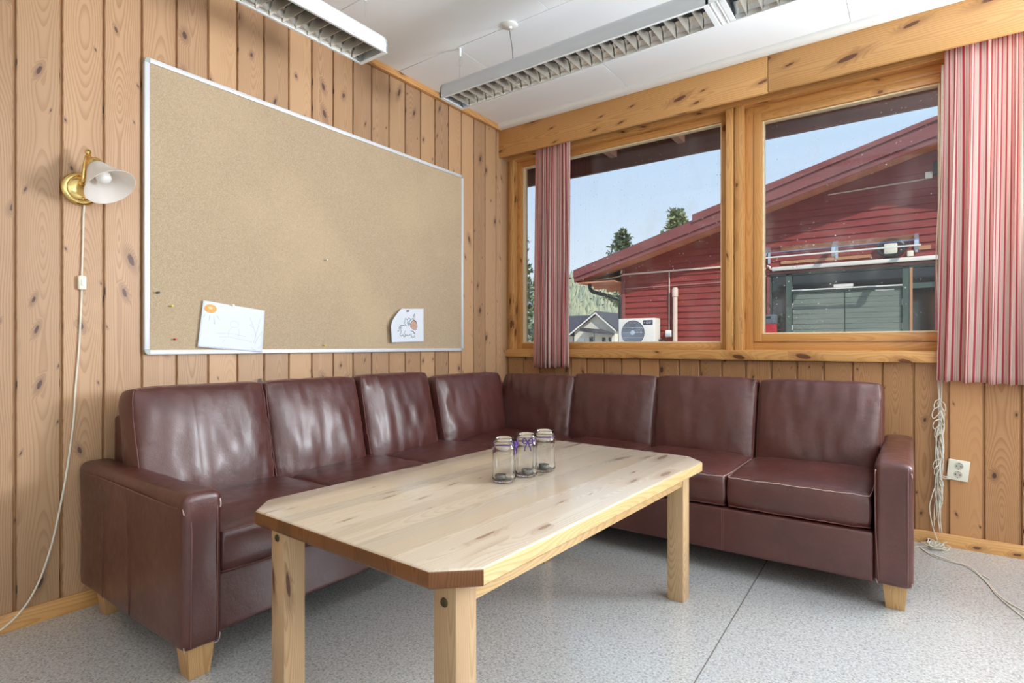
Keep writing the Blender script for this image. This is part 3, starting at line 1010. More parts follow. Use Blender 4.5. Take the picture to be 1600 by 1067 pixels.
line(armR, [(2.570, -0.998, 0.530), (2.573, -1.003, 0.512)], M['seam_worn'], 0.0022, 'worn_edge')
line(armR, [(2.460, -1.004, 0.118), (2.466, -1.004, 0.100)], M['seam_worn'], 0.0016, 'worn_edge')
line(armR, [(2.573, -1.002, 0.122), (2.572, -1.003, 0.106), (2.564, -1.003, 0.099)], M['seam_worn'], 0.0016, 'worn_edge')

def foot(cx, cy, ax=0.040, bx=0.030):
    b = MB().mat(M['foot_oak'])
    fs = b.box((cx - ax, cy - ax, 0.0), (cx + ax, cy + ax, 0.100), grain=2, bevel=0.002)
    k = bx / ax
    for v in {v for f in fs for v in f.verts}:
        s = k + (1 - k) * v.co.z / 0.1
        v.co.x = cx + (v.co.x - cx) * s
        v.co.y = cy + (v.co.y - cy) * s
    obj('leg', b, parent=sofa, angle=30)
foot(0.795, -2.712)
foot(0.118, -2.700)
foot(2.520, -0.935)
foot(2.515, -0.20)
foot(0.76, -0.95)
foot(0.10, -0.20)

# ------------------------------------------------------------------ table
TH = math.radians(-1.7)
table = thing('coffee_table', 'low pine table with cut corners and a dark stained end', 'table', (1.477, -1.983, 0.0), TH)
hw, hl, ch = 0.415, 0.7325, 0.078
ZT, ZB = 0.550, 0.510
def local(name, b, mat=None, parent=None, **kw):
    o = obj(name, b, mat, parent, world=False, **kw)
    return o
# top: glued staves inside one octagonal slab
b = MB()
b.mat(M['table_pine'])
n_st = 13
poly = [(-hw + ch, -hl), (hw - ch, -hl), (hw, -hl + ch), (hw, hl - ch), (hw - ch, hl), (-hw + ch, hl), (-hw, hl - ch), (-hw, -hl + ch)]
fs = b.prism(poly, 2, ZB, ZT, grain=1)
# round the edges
es = [e for e in b.bm.edges if abs((e.verts[0].co - e.verts[1].co).normalized().z) < 0.5]
bmesh.ops.bevel(b.bm, geom=es, offset=0.007, segments=3, profile=0.5, affect='EDGES')
# cut the slab along the stave joints so each stave keeps its own grain
for i in range(1, n_st):
    x = -hw + 2 * hw * i / n_st
    bmesh.ops.bisect_plane(b.bm, geom=b.bm.verts[:] + b.bm.edges[:] + b.bm.faces[:], plane_co=(x, 0, 0), plane_no=(1, 0, 0))
rs = random.Random(5)
sv_ = [(rs.random(), rs.random()) for _ in range(n_st)]
b.mats = [M['table_pine'], M['table_edge'], M['table_side']]
b.bm.normal_update()
for f in b.bm.faces:
    c = f.calc_center_median()
    i = min(n_st - 1, max(0, int((c.x + hw) / (2 * hw) * n_st)))
    xc = -hw + 2 * hw * (i + 0.5) / n_st
    n = f.normal
    if abs(n.z) > 0.8 or (n.z > 0.5):
        f.material_index = 0
        for l in f.loops:
            l[b.uvl].uv = (l.vert.co.y, l.vert.co.x - xc)
            l[b.sdl].uv = sv_[i]
    elif n.y < -0.25 or (n.y > 0.25):
        f.material_index = 1
        for l in f.loops:
            l[b.uvl].uv = (l.vert.co.z + 0.02 * i, l.vert.co.x - xc)
            l[b.sdl].uv = sv_[i]
    else:
        f.material_index = 2
        for l in f.loops:
            l[b.uvl].uv = (l.vert.co.y, l.vert.co.z - 0.53)
            l[b.sdl].uv = (0.8, 0.3)
local('tabletop', b, parent=table, angle=40)
ins = 0.058
lw = 0.066
for sx in (-1, 1):
    for sy in (-1, 1):
        b = MB().mat(M['leg_pine'])
        xo, yo = sx * (hw - ins), sy * (hl - ins)
        b.box((min(xo, xo - sx * lw), min(yo, yo - sy * lw), 0.0), (max(xo, xo - sx * lw), max(yo, yo - sy * lw), ZB), grain=2, bevel=0.004)
        lg = local('leg', b, parent=table)
        if sy < 0:
            b = MB().mat(M['brass'])
            mt = Matrix.Translation((xo - sx * lw * 0.5, yo - 0.0005, 0.462)) @ Matrix.Rotation(PI / 2, 4, 'X')
            b.lathe([(0.0, 0.001), (0.003, 0.001), (0.0035, 0.0025), (0.009, 0.0025), (0.0105, 0.0)], 20, mt)
            sc = local('screw', b, parent=lg)
            sc.data.materials.clear()
            sc.data.materials.append(plain('dull_bronze', S(86, 74, 50), 0.5, 0.6))
for sx in (-1, 1):
    b = MB().mat(M['table_side'])
    xo = sx * (hw - ins - 0.004)
    b.box((xo - sx * 0.022, -hl + ins + lw, 0.452), (xo, hl - ins - lw, ZB), grain=1, bevel=0.002)
    local('apron', b, parent=table)
for sy in (-1, 1):
    b = MB().mat(M['table_side'])
    yo = sy * (hl - ins - 0.030)
    b.box((-hw + ins + lw, yo - sy * 0.022, 0.470), (hw - ins - lw, yo, ZB), grain=0, bevel=0.002)
    local('apron', b, parent=table)
# ------------------------------------------------------------------ jars with tealights
def jar(loc, label, ribbon, bow_angle):
    j = thing('glass_jar', label, 'jar', loc, 0.0, 'glass jars on the table')
    z0 = 0.0
    outer = [(0.0, 0.004), (0.026, 0.002), (0.032, 0.0), (0.037, 0.004), (0.0395, 0.012), (0.0395, 0.024), (0.0382, 0.034), (0.0380, 0.100), (0.0392, 0.108), (0.0388, 0.115), (0.0345, 0.1215), (0.0335, 0.126), (0.0345, 0.128), (0.0345, 0.131), (0.0335, 0.133), (0.0345, 0.136), (0.0345, 0.139), (0.0335, 0.141), (0.0335, 0.145), (0.0322, 0.1462)]
    inner = [(0.0310, 0.145), (0.0312, 0.124), (0.0355, 0.114), (0.0362, 0.106), (0.0352, 0.098), (0.0354, 0.034), (0.0366, 0.022), (0.0360, 0.013), (0.032, 0.0085), (0.024, 0.008), (0.0, 0.0095)]
    b = MB().mat(M['jar_glass'])
    b.lathe(outer + inner, 40)
    obj('jar_body', b, parent=j, world=False, angle=60)
    b = MB().mat(M['purple'])
    rr = 0.0362
    b.tube([(rr * math.cos(a * PI / 16), rr * math.sin(a * PI / 16), 0.1245 + 0.0008 * math.sin(a)) for a in range(32)], 0.0013, 6, closed=True)
    ca, sa = math.cos(bow_angle), math.sin(bow_angle)
    def q(t, h, d): return ((rr + d) * ca - t * sa, (rr + d) * sa + t * ca, 0.1245 + h)
    for s in (-1, 1):
        b.tube(smooth_path([q(0, 0, 0.003), q(s * 0.008, 0.009, 0.006), q(s * 0.015, 0.010, 0.006), q(s * 0.016, -0.003, 0.007), q(s * 0.007, -0.006, 0.006), q(0, 0, 0.004)], 5), 0.0020, 6)
        b.tube(smooth_path([q(0, 0, 0.004), q(s * 0.004, -0.010, 0.006), q(s * 0.009, -0.020, 0.004), q(s * 0.011, -0.032, 0.0045)], 5), 0.0019, 6)
    b.lathe([(0, -0.003), (0.003, 0), (0, 0.003)], 8, Matrix.Translation(q(0, 0, 0.004)))
    obj('ribbon_bow', b, parent=j, world=False, angle=180)
    return j
cam_dir = math.atan2(-1.6, 1.1)
JZ = ZT
JP = [(1.475, -2.044), (1.489, -1.932), (1.497, -1.829)]
jar((JP[0][0], JP[0][1], JZ), 'clear glass jar nearest the camera, its purple bow on the right', 0, cam_dir + 1.25)
jar((JP[1][0], JP[1][1], JZ), 'clear glass jar between the two others, purple bow facing the camera', 0, cam_dir + 0.1)
jar((JP[2][0], JP[2][1], JZ), 'clear glass jar farthest from the camera, its purple bow on the left', 0, cam_dir - 1.5)
for (x, y), (dx, dy), lb in zip(JP, ((-0.006, -0.011), (0.008, -0.009), (0.002, -0.007)), ('used tealight candle in the jar nearest the camera', 'used tealight candle in the middle jar', 'used tealight candle in the jar farthest from the camera')):
    t = thing('tealight_candle', lb, 'candle', (x + dx, y + dy, JZ + 0.0097), 0, 'tealights in the jars')
    b = MB().mat(M['tin'])
    b.lathe([(0, 0), (0.0178, 0), (0.0185, 0.001), (0.0185, 0.0145), (0.0179, 0.0145), (0.0176, 0.002), (0, 0.002)], 28)
    obj('tin_cup', b, parent=t, world=False)
    b = MB().mat(M['wax'])
    b.lathe([(0, 0.0025), (0.0174, 0.0025), (0.0174, 0.0105), (0.010, 0.0095), (0, 0.0092)], 24)
    w_ = obj('wax', b, parent=t, world=False)
    b = MB().mat(M['black'])
    b.tube([(0, 0, 0.009), (0.0005, 0.0005, 0.0135), (0.0015, 0.0008, 0.016)], 0.0007, 6)
    obj('wick', b, parent=t, world=False)

# ------------------------------------------------------------------ pinboard, drawings, pins
yL, yR, zB, zT = -2.553, -0.555, 0.962, 2.187
board = thing('cork_pinboard', 'large cork pinboard in a white aluminium frame', 'pinboard', (0.0, (yL + yR) / 2, zB))
b = MB().mat(M['cork'])
b.box((0.004, yL + 0.008, zB + 0.008), (0.014, yR - 0.008, zT - 0.008))
o = obj('cork_panel', b, parent=board)
c = Vector((0.009, (yL + yR) / 2, (zB + zT) / 2)) - Vector(board.location)
o.data.transform(Matrix.Translation(-c))
o.location = c
b = MB().mat(M['alu_white'])
cr = 0.020
fw_ = 0.020
def bar(lo, hi):
    b.box(lo, hi, bevel=0.003)
bar((0.001, yL, zB + cr), (0.022, yL + fw_, zT - cr))
bar((0.001, yR - fw_, zB + cr), (0.022, yR, zT - cr))
bar((0.001, yL + cr, zB), (0.022, yR - cr, zB + fw_))
bar((0.001, yL + cr, zT - fw_), (0.022, yR - cr, zT))
obj('board_frame', b, parent=board)
for cy, cz, a0 in ((yL + cr, zT - cr, 90), (yR - cr, zT - cr, 0), (yL + cr, zB + cr, 180), (yR - cr, zB + cr, 270)):
    b = MB().mat(M['corner_grey'])
    pts = [(cy, cz)] + [(cy + cr * math.cos(math.radians(a0 + t * 11.25)), cz + cr * math.sin(math.radians(a0 + t * 11.25))) for t in range(9)]
    b.prism(pts, 0, 0.001, 0.0215)
    obj('corner_cap', b, parent=board)

def strip(b, pts, w, x):
    """flat drawn line on the sheet"""
    P = [Vector((0, p[0], p[1])) for p in pts]
    prev = None
    for i, p in enumerate(P):
        t = P[min(i + 1, len(P) - 1)] - P[max(i - 1, 0)]
        if t.length < 1e-9: continue
        t.normalize()
        n = Vector((0, -t.z, t.y)) * w / 2
        va, vb = b.bm.verts.new((x(p), p.y + n.y, p.z + n.z)), b.bm.verts.new((x(p), p.y - n.y, p.z - n.z))
        if prev: b.bm.faces.new((prev[0], prev[1], vb, va)).material_index = b.mi
        prev = (va, vb)
def sheet(name, label, A, bulge, cutcorner=None):
    """A: four corners (y,z) TL TR BR BL; bulge(u,v) -> distance from the board"""
    def pos(u, v):
        tl, tr, br, bl = [Vector((0, a[0], a[1])) for a in A]
        p = tl.lerp(tr, u).lerp(bl.lerp(br, u), v)
        p.x = 0.016 + bulge(u, v)
        return p
    b = MB().mat(M['paper'])
    b.grid(lambda u, v: pos(u, v), 20, 20)
    o = obj(name, b, angle=180)
    tag(o, label, 'drawing')
    s = o.modifiers.new('thickness', 'SOLIDIFY')
    s.thickness = 0.0006
    return o, pos
def draw(parent, name, pos, lines, mat, w, lift=0.0014, label=None):
    b = MB().mat(mat)
    for ln in lines:
        pts = smooth_path([(u, v, 0) for u, v in ln], 5) if len(ln) > 2 else [Vector((p[0], p[1], 0)) for p in ln]
        prev = None
        P = [pos(p.x, p.y) for p in pts]
        for i, p in enumerate(P):
            t = P[min(i + 1, len(P) - 1)] - P[max(i - 1, 0)]
            if t.length < 1e-7: continue
            t.normalize()
            n = Vector((0, -t.z, t.y)) * w / 2
            va, vb = b.bm.verts.new(p + n + Vector((lift, 0, 0))), b.bm.verts.new(p - n + Vector((lift, 0, 0)))
            if prev: b.bm.faces.new((prev[0], prev[1], vb, va)).material_index = b.mi
            prev = (va, vb)
    o = obj(name, b, parent=parent, angle=180)
    if label: o['label'] = label
    return o
def fill(parent, name, pos, outline, mat, lift=0.0011, label=None):
    b = MB().mat(mat)
    vs = [b.bm.verts.new(pos(u, v) + Vector((lift, 0, 0))) for u, v in outline]
    cu = sum(p[0] for p in outline) / len(outline)
    cv = sum(p[1] for p in outline) / len(outline)
    c = b.bm.verts.new(pos(cu, cv) + Vector((lift, 0, 0)))
    for i in range(len(vs)):
        b.bm.faces.new((c, vs[i], vs[(i + 1) % len(vs)])).material_index = 0
    bmesh.ops.recalc_face_normals(b.bm, faces=b.bm.faces[:])
    o = obj(name, b, parent=parent, angle=180)
    if label: o['label'] = label
    return o
def ell(cu, cv, ru, rv, n=20, rot=0.0, wob=0.0):
    return [(cu + ru * math.cos(2 * PI * i / n) * (1 + wob * math.sin(5 * i)), cv + rv * math.sin(2 * PI * i / n) * (1 + wob * math.cos(3 * i))) for i in range(n)]
p1, pos1 = sheet('child_drawing', 'white drawing with an orange sun, pinned low on the left of the pinboard', [(-2.322, 1.201), (-2.029, 1.170), (-2.047, 0.967), (-2.347, 0.994)], lambda u, v: 0.001 + 0.008 * v + 0.006 * (1 - u) * (1 - v) + 0.003 * abs(u - 0.5))
fill(p1, 'drawn_sun', pos1, ell(0.12, 0.155, 0.095, 0.095, wob=0.03), M['crayon_orange'])
fill(p1, 'drawn_sun_highlight', pos1, ell(0.12, 0.14, 0.035, 0.03), plain('pale_orange', S(244, 204, 150), 0.9), 0.0017)
draw(p1, 'drawn_rays', pos1, [[(0.02, 0.30), (0.0, 0.36)] if False else [(0.05, 0.29), (0.03, 0.36)], [(0.12, 0.30), (0.12, 0.42)], [(0.18, 0.30), (0.21, 0.48)], [(0.22, 0.28), (0.28, 0.36)]], M['pencil'], 0.0012)
draw(p1, 'drawn_figure', pos1, [[(0.30, 0.74), (0.45, 0.72), (0.62, 0.74), (0.82, 0.78)], [(0.44, 0.42), (0.47, 0.36), (0.53, 0.35), (0.57, 0.40), (0.56, 0.48), (0.47, 0.49), (0.44, 0.42)], [(0.47, 0.50), (0.43, 0.60), (0.44, 0.70)], [(0.57, 0.50), (0.60, 0.60), (0.58, 0.70)], [(0.48, 0.41), (0.485, 0.415)], [(0.535, 0.42), (0.54, 0.425)], [(0.38, 0.78), (0.36, 0.84)], [(0.25, 0.66), (0.5, 0.64), (0.7, 0.67)]], M['crayon_pale'], 0.0014)
draw(p1, 'drawn_tree', pos1, [[(0.75, 0.22), (0.83, 0.45), (0.87, 0.62), (0.84, 0.80)], [(0.93, 0.20), (0.90, 0.42), (0.87, 0.62)], [(0.76, 0.38), (0.82, 0.45)], [(0.98, 0.5), (0.90, 0.68), (0.87, 0.82)], [(0.80, 0.90), (0.90, 0.98)], [(0.98, 0.84), (0.92, 0.92)]], M['crayon_pale'], 0.002)

def edge2(v):
    t = min(1.0, v / 0.55)
    return -1.150 - 0.098 * math.sin(t * PI / 2) + 0.012 * max(0.0, (v - 0.55) / 0.45)
def sheet2(u, v):
    yl = edge2(v)
    y = yl + (-0.946 - yl) * u
    z = (1.226 + 0.012 * u) + ((1.017 + 0.008 * u) - (1.226 + 0.012 * u)) * v
    a = max(0.0, 0.6 - u) / 0.6
    return Vector((0.0178 + 0.030 * a * a * (0.35 + 0.65 * math.sin(min(1.0, v / 0.6) * PI / 2)) * (1.25 - 0.6 * v) + 0.004 * v, y, z))
b = MB().mat(M['paper'])
b.grid(lambda u, v: sheet2(u, v), 24, 24)
p2 = tag(obj('child_drawing', b, angle=180), 'small white sheet with a unicorn drawing, left edge curling off the pinboard', 'drawing')
p2.modifiers.new('thickness', 'SOLIDIFY').thickness = 0.0006
def pos2(a, v):
    # a runs across the drawing's own square, whatever the curl does to the edge
    yl = edge2(v)
    y = -1.235 + 0.289 * a
    return sheet2((y - yl) / (-0.946 - yl), v)
draw(p2, 'drawn_unicorn', pos2, [
    [(0.62, 0.42), (0.66, 0.36), (0.72, 0.36), (0.78, 0.44), (0.79, 0.56), (0.74, 0.64), (0.66, 0.61), (0.60, 0.55), (0.59, 0.48), (0.62, 0.42)],
    [(0.67, 0.34), (0.71, 0.16), (0.73, 0.35)],
    [(0.60, 0.36), (0.66, 0.30), (0.70, 0.36), (0.78, 0.42)],
    [(0.62, 0.34), (0.54, 0.28), (0.50, 0.34), (0.44, 0.30), (0.42, 0.42), (0.46, 0.52), (0.54, 0.52), (0.58, 0.44)],
    [(0.52, 0.36), (0.50, 0.44), (0.54, 0.48), (0.57, 0.40)],
    [(0.42, 0.50), (0.34, 0.52), (0.29, 0.60), (0.30, 0.70), (0.26, 0.76)],
    [(0.34, 0.52), (0.29, 0.50), (0.27, 0.58), (0.22, 0.66), (0.18, 0.66)],
    [(0.26, 0.76), (0.30, 0.81), (0.36, 0.78), (0.40, 0.84), (0.44, 0.80), (0.40, 0.74), (0.44, 0.66)],
    [(0.44, 0.78), (0.54, 0.80), (0.60, 0.77), (0.64, 0.86), (0.70, 0.84), (0.72, 0.76), (0.66, 0.66)],
    [(0.60, 0.66), (0.68, 0.70), (0.70, 0.76)],
    [(0.69, 0.49), (0.70, 0.51)]], M['ink'], 0.0030)
fill(p2, 'drawn_face', pos2, [(0.62, 0.42), (0.66, 0.37), (0.72, 0.37), (0.78, 0.45), (0.785, 0.56), (0.74, 0.63), (0.66, 0.60), (0.60, 0.54), (0.60, 0.47)], M['crayon_brown'])
draw(p2, 'drawn_mane', pos2, [[(0.60, 0.34), (0.55, 0.40), (0.52, 0.46)]], M['pencil'], 0.006)
draw(p2, 'drawn_forelock', pos2, [[(0.72, 0.34), (0.76, 0.40)]], M['pencil'], 0.006)
draw(p2, 'drawn_tail', pos2, [[(0.22, 0.60), (0.27, 0.53)]], M['pencil'], 0.006)

def pin(y, z, mat, label, x=0.0142, lean=0.0, group='push pins on the pinboard'):
    p = thing('push_pin', label, 'push pin', (x, y, z), 0, group)
    mt = Matrix.Rotation(PI / 2 + lean, 4, 'Y')
    b = MB().mat(mat)
    b.lathe([(0, 0.004), (0.0045, 0.004), (0.0048, 0.0055), (0.0028, 0.0075), (0.0026, 0.014), (0.0042, 0.0165), (0.0044, 0.019), (0, 0.020)], 16, mt)
    obj('pin_head', b, parent=p, world=False)
    b = MB().mat(M['steel'])
    b.tube([mt @ Vector((0, 0, -0.002)), mt @ Vector((0, 0, 0.005))], 0.0006, 6)
    obj('pin_point', b, parent=p, world=False)
pin(-2.504, 1.221, M['black'], 'black push pin, highest on the left edge of the pinboard')
pin(-2.450, 1.169, M['pin_yellow'], 'yellow push pin on the left of the pinboard')
pin(-2.437, 1.027, M['pin_red'], 'bright red push pin low in the left corner of the pinboard')
pin(-2.192, 1.186, M['pin_white'], 'white push pin holding the drawing with the orange sun', 0.0190)
pin(-1.683, 1.458, M['pin_pale'], 'pale push pin alone near the middle of the pinboard')
pin(-1.695, 1.003, M['pin_yellow'], 'small yellow push pin at the bottom middle of the pinboard')
pin(-1.095, 1.214, M['pin_dark_red'], 'dark red push pin holding the unicorn drawing', 0.0200)

# ------------------------------------------------------------------ wall lamp with its cord
lamp = thing('wall_lamp', 'brass wall lamp with a white glass cone shade', 'lamp', (0.0, -2.757, 1.60))
b = MB().mat(M['brass'])
LY, LZ = -2.765, 1.594
mt = Matrix.Translation((0.0, LY, LZ)) @ Matrix.Rotation(PI / 2, 4, 'Y')
b.lathe([(0.0, 0.0), (0.060, 0.0), (0.062, 0.006), (0.058, 0.014), (0.050, 0.018), (0.044, 0.017), (0.038, 0.022), (0.020, 0.026), (0.0, 0.027)], 40, mt)
obj('back_plate', b, parent=lamp)
b = MB().mat(M['brass'])
b.tube(smooth_path([(0.020, LY, LZ + 0.012), (0.040, LY - 0.002, LZ + 0.030), (0.046, LY, LZ + 0.070), (0.058, LY + 0.002, LZ + 0.105), (0.072, LY + 0.004, LZ + 0.116), (0.090, LY + 0.008, LZ + 0.100)], 6), 0.0075, 12)
b.lathe([(0, -0.011), (0.008, -0.008), (0.011, 0), (0.008, 0.008), (0, 0.011)], 16, Matrix.Translation((0.070, LY + 0.004, LZ + 0.130)))
b.lathe([(0, -0.008), (0.006, -0.005), (0.008, 0), (0.006, 0.005), (0, 0.008)], 14, Matrix.Translation((0.018, LY + 0.004, LZ - 0.035)))
obj('arm', b, parent=lamp)
axis = Vector((0.553, 0.273, -0.787)).normalized()
top = Vector((0.088, LY + 0.012, LZ + 0.092))
mt = Matrix.Translation(top) @ axis.to_track_quat('Z', 'Y').to_matrix().to_4x4()
b = MB().mat(M['brass'])
b.lathe([(0.0, -0.012), (0.012, -0.012), (0.016, -0.004), (0.026, 0.002), (0.029, 0.010), (0.028, 0.018), (0.032, 0.022), (0.032, 0.026), (0.0, 0.026)], 32, mt)
obj('cap', b, parent=lamp)
b = MB().mat(M['shade'])
b.lathe([(0.026, 0.016), (0.029, 0.022), (0.044, 0.052), (0.062, 0.086), (0.079, 0.114), (0.0865, 0.123), (0.0875, 0.1255), (0.0855, 0.1260), (0.076, 0.114), (0.059, 0.086), (0.041, 0.052), (0.026, 0.024), (0.023, 0.017)], 48, mt, close=True)
obj('lamp_shade', b, parent=lamp, angle=60)
b = MB().mat(M['bulb_glass'])
b.lathe([(0.0, 0.024), (0.011, 0.024), (0.013, 0.045), (0.022, 0.062), (0.0255, 0.076), (0.022, 0.090), (0.012, 0.098), (0.0, 0.100)], 24, mt)
obj('bulb', b, parent=lamp, angle=60)
b = MB().mat(M['cord'])
cp = [(0.008, -2.753, 1.545), (0.006, -2.756, 1.50), (0.006, -2.758, 1.39), (0.007, -2.762, 1.263), (0.007, -2.762, 1.214), (0.006, -2.770, 1.0), (0.006, -2.782, 0.831), (0.006, -2.788, 0.711), (0.006, -2.808, 0.533), (0.006, -2.831, 0.384), (0.008, -2.856, 0.26), (0.011, -2.893, 0.144), (0.018, -2.937, 0.070), (0.024, -2.997, 0.022), (0.05, -3.10, 0.004), (0.09, -3.3, 0.004)]
b.tube(smooth_path(cp, 6), 0.0034, 8)
cd_ = obj('power_cord', b, parent=lamp)
b = MB().mat(M['cream_plastic'])
b.box((0.0015, -2.7755, 1.212), (0.019, -2.7485, 1.266), bevel=0.006, seg=3)
sw = obj('inline_switch', b, parent=cd_)
b = MB().mat(M['white_paint'])
b.box((0.018, -2.767, 1.228), (0.0225, -2.757, 1.250), bevel=0.0015)
obj('rocker', b, parent=lamp)

# ------------------------------------------------------------------ double socket, tangle of cord
sk = thing('wall_socket', 'white double wall socket below the right curtain', 'socket', (2.754, 0.0, 0.385))
b = MB().mat(M['cream_plastic'])
b.box((2.712, -0.012, 0.334), (2.796, 0.0, 0.436), bevel=0.004, seg=3)
obj('cover_plate', b, parent=sk)
for dz in (0.021, -0.021):
    c = Vector((2.754, -0.012, 0.385 + dz))
    mt = Matrix.Translation(c) @ Matrix.Rotation(PI / 2, 4, 'X')
    b = MB().mat(M['cream_plastic'])
    b.lathe([(0.0172, 0.0004), (0.0178, 0.0016), (0.0196, 0.0018), (0.0202, -0.001)], 28, mt)
    rim = obj('socket_rim', b, parent=sk)
    b = MB().mat(plain('socket_well', S(188, 180, 164), 0.5))
    b.lathe([(0.0, 0.0006), (0.0176, 0.0006)], 28, mt)
    w_ = obj('socket_well', b, parent=sk)
    for dx in (-0.0085, 0.0085):
        b = MB().mat(M['socket_hole'])
        b.lathe([(0.0, 0.0010), (0.0030, 0.0010), (0.0030, 0.0004)], 12, Matrix.Translation(c + Vector((dx, 0, 0))) @ Matrix.Rotation(PI / 2, 4, 'X'))
        obj('pin_hole', b, parent=w_)
    for dz2 in (-0.0155, 0.0155):
        b = MB().mat(M['socket_hole'])
        b.box((c.x - 0.002, c.y - 0.0014, c.z + dz2 - 0.0016), (c.x + 0.002, c.y - 0.0004, c.z + dz2 + 0.0016))
        obj('earth_clip', b, parent=w_)
sk.rotation_euler = (0, math.radians(5.5), 0)
cordt = thing('cord_tangle', 'long cream cord hanging in a tangle beside the wall socket', 'cord', (2.68, -0.03, 0.0))
r = random.Random(21)
b = MB().mat(M['string'])
def bx(z):
    # centre of the hanging bundle at height z
    if z > 0.62: return 2.684
    return 2.684 - 0.010 * (0.62 - z) / 0.5
for k in range(13):
    za = 0.90 if k < 4 else r.uniform(0.55, 0.74)
    zb = r.uniform(0.06, 0.20) if k < 7 else r.uniform(0.15, 0.45)
    ox, oy = r.uniform(-0.011, 0.011), r.uniform(-0.012, 0.004)
    n = 9
    pts = []
    for i in range(n + 1):
        z = za + (zb - za) * i / n
        sp = 0.55 if z > 0.72 else 1.0
        pts.append((bx(z) + sp * (ox + 0.006 * math.sin(i * 1.7 + k)), -0.020 + sp * oy + 0.003 * math.cos(i * 1.3 + k), z))
    b.tube(smooth_path(pts, 5), 0.0021, 6)
for (z, dx, h) in ((0.70, -0.026, 0.05), (0.655, -0.034, 0.06), (0.60, -0.030, 0.05), (0.56, -0.022, 0.06), (0.69, 0.020, 0.05), (0.66, 0.016, 0.04), (0.62, 0.014, 0.05), (0.40, -0.026, 0.05), (0.37, -0.020, 0.05), (0.345, 0.045, 0.012), (0.31, 0.018, 0.04), (0.25, 0.014, 0.05), (0.47, 0.012, 0.09), (0.52, 0.012, 0.07)):
    x0 = bx(z)
    b.tube(smooth_path([(x0, -0.030, z + h * 0.7), (x0 + dx * 0.7, -0.036, z + h * 0.5), (x0 + dx, -0.034, z), (x0 + dx * 0.8, -0.032, z - h * 0.3), (x0 + dx * 0.3, -0.034, z), (x0, -0.030, z + h * 0.35)], 6), 0.0021, 6)
b.tube(smooth_path([(2.664, -0.03, 0.30), (2.650, -0.034, 0.25), (2.640, -0.036, 0.19), (2.650, -0.036, 0.11), (2.672, -0.04, 0.03)], 6), 0.0021, 6)
obj('hanging_strands', b, parent=cordt, angle=180)
b = MB().mat(M['string'])
for k in range(8):
    cx, cy = 2.665 + r.uniform(-0.02, 0.02), -0.075 + r.uniform(-0.02, 0.02)
    rx, ry = r.uniform(0.02, 0.05), r.uniform(0.015, 0.04)
    a0 = r.uniform(0, 6.28)
    pts = []
    for i in range(10):
        a = a0 + i * 2 * PI / 10
        pts.append((cx + rx * math.cos(a) + r.uniform(-.006, .006), min(-0.02, cy + ry * math.sin(a)), 0.004 + 0.022 * abs(math.sin(a * 1.0 + k)) * (k % 3) * 0.6 + 0.002 * k))
    b.tube(smooth_path(pts, 5, closed=True), 0.0021, 6, closed=True)
b.tube(smooth_path([(2.67, -0.06, 0.03), (2.63, -0.09, 0.010), (2.60, -0.10, 0.004), (2.585, -0.112, 0.004)], 6), 0.0021, 6)
obj('floor_coil', b, parent=cordt, angle=180)
z = 0.0032
for pts in ([(2.60, -0.10, z), (2.625, -0.165, z), (2.703, -0.23, z), (2.769, -0.285, z), (2.807, -0.379, z), (2.831, -0.482, z), (2.849, -0.60, z), (2.905, -0.779, z), (2.98, -0.98, z), (3.1, -1.2, z)],
            [(2.605, -0.105, z), (2.64, -0.20, z), (2.700, -0.25, z), (2.775, -0.287, z + 0.004), (2.812, -0.379, z), (2.835, -0.475, z), (2.852, -0.577, z), (2.882, -0.658, z), (2.925, -0.72, z), (3.02, -0.85, z)],
            [(2.80, -0.355, z), (2.822, -0.372, z), (2.841, -0.412, z)]):
    b = MB().mat(M['string'])
    b.tube(smooth_path(pts, 8), 0.0026, 6)
    obj('floor_strand', b, parent=cordt, angle=180)
# pull cord hanging behind the right curtain edge
b = MB().mat(M['string'])
b.tube(smooth_path([(2.690, -0.016, 2.40), (2.684, -0.016, 1.9), (2.668, -0.016, 1.50), (2.672, -0.018, 1.28), (2.684, -0.018, 0.90)], 8), 0.0022, 6)
b.tube(smooth_path([(2.695, -0.014, 2.40), (2.690, -0.014, 1.9), (2.682, -0.016, 1.5), (2.676, -0.018, 1.2), (2.686, -0.018, 0.90)], 8), 0.0022, 6)
obj('upper_strand', b, parent=cordt, angle=180)

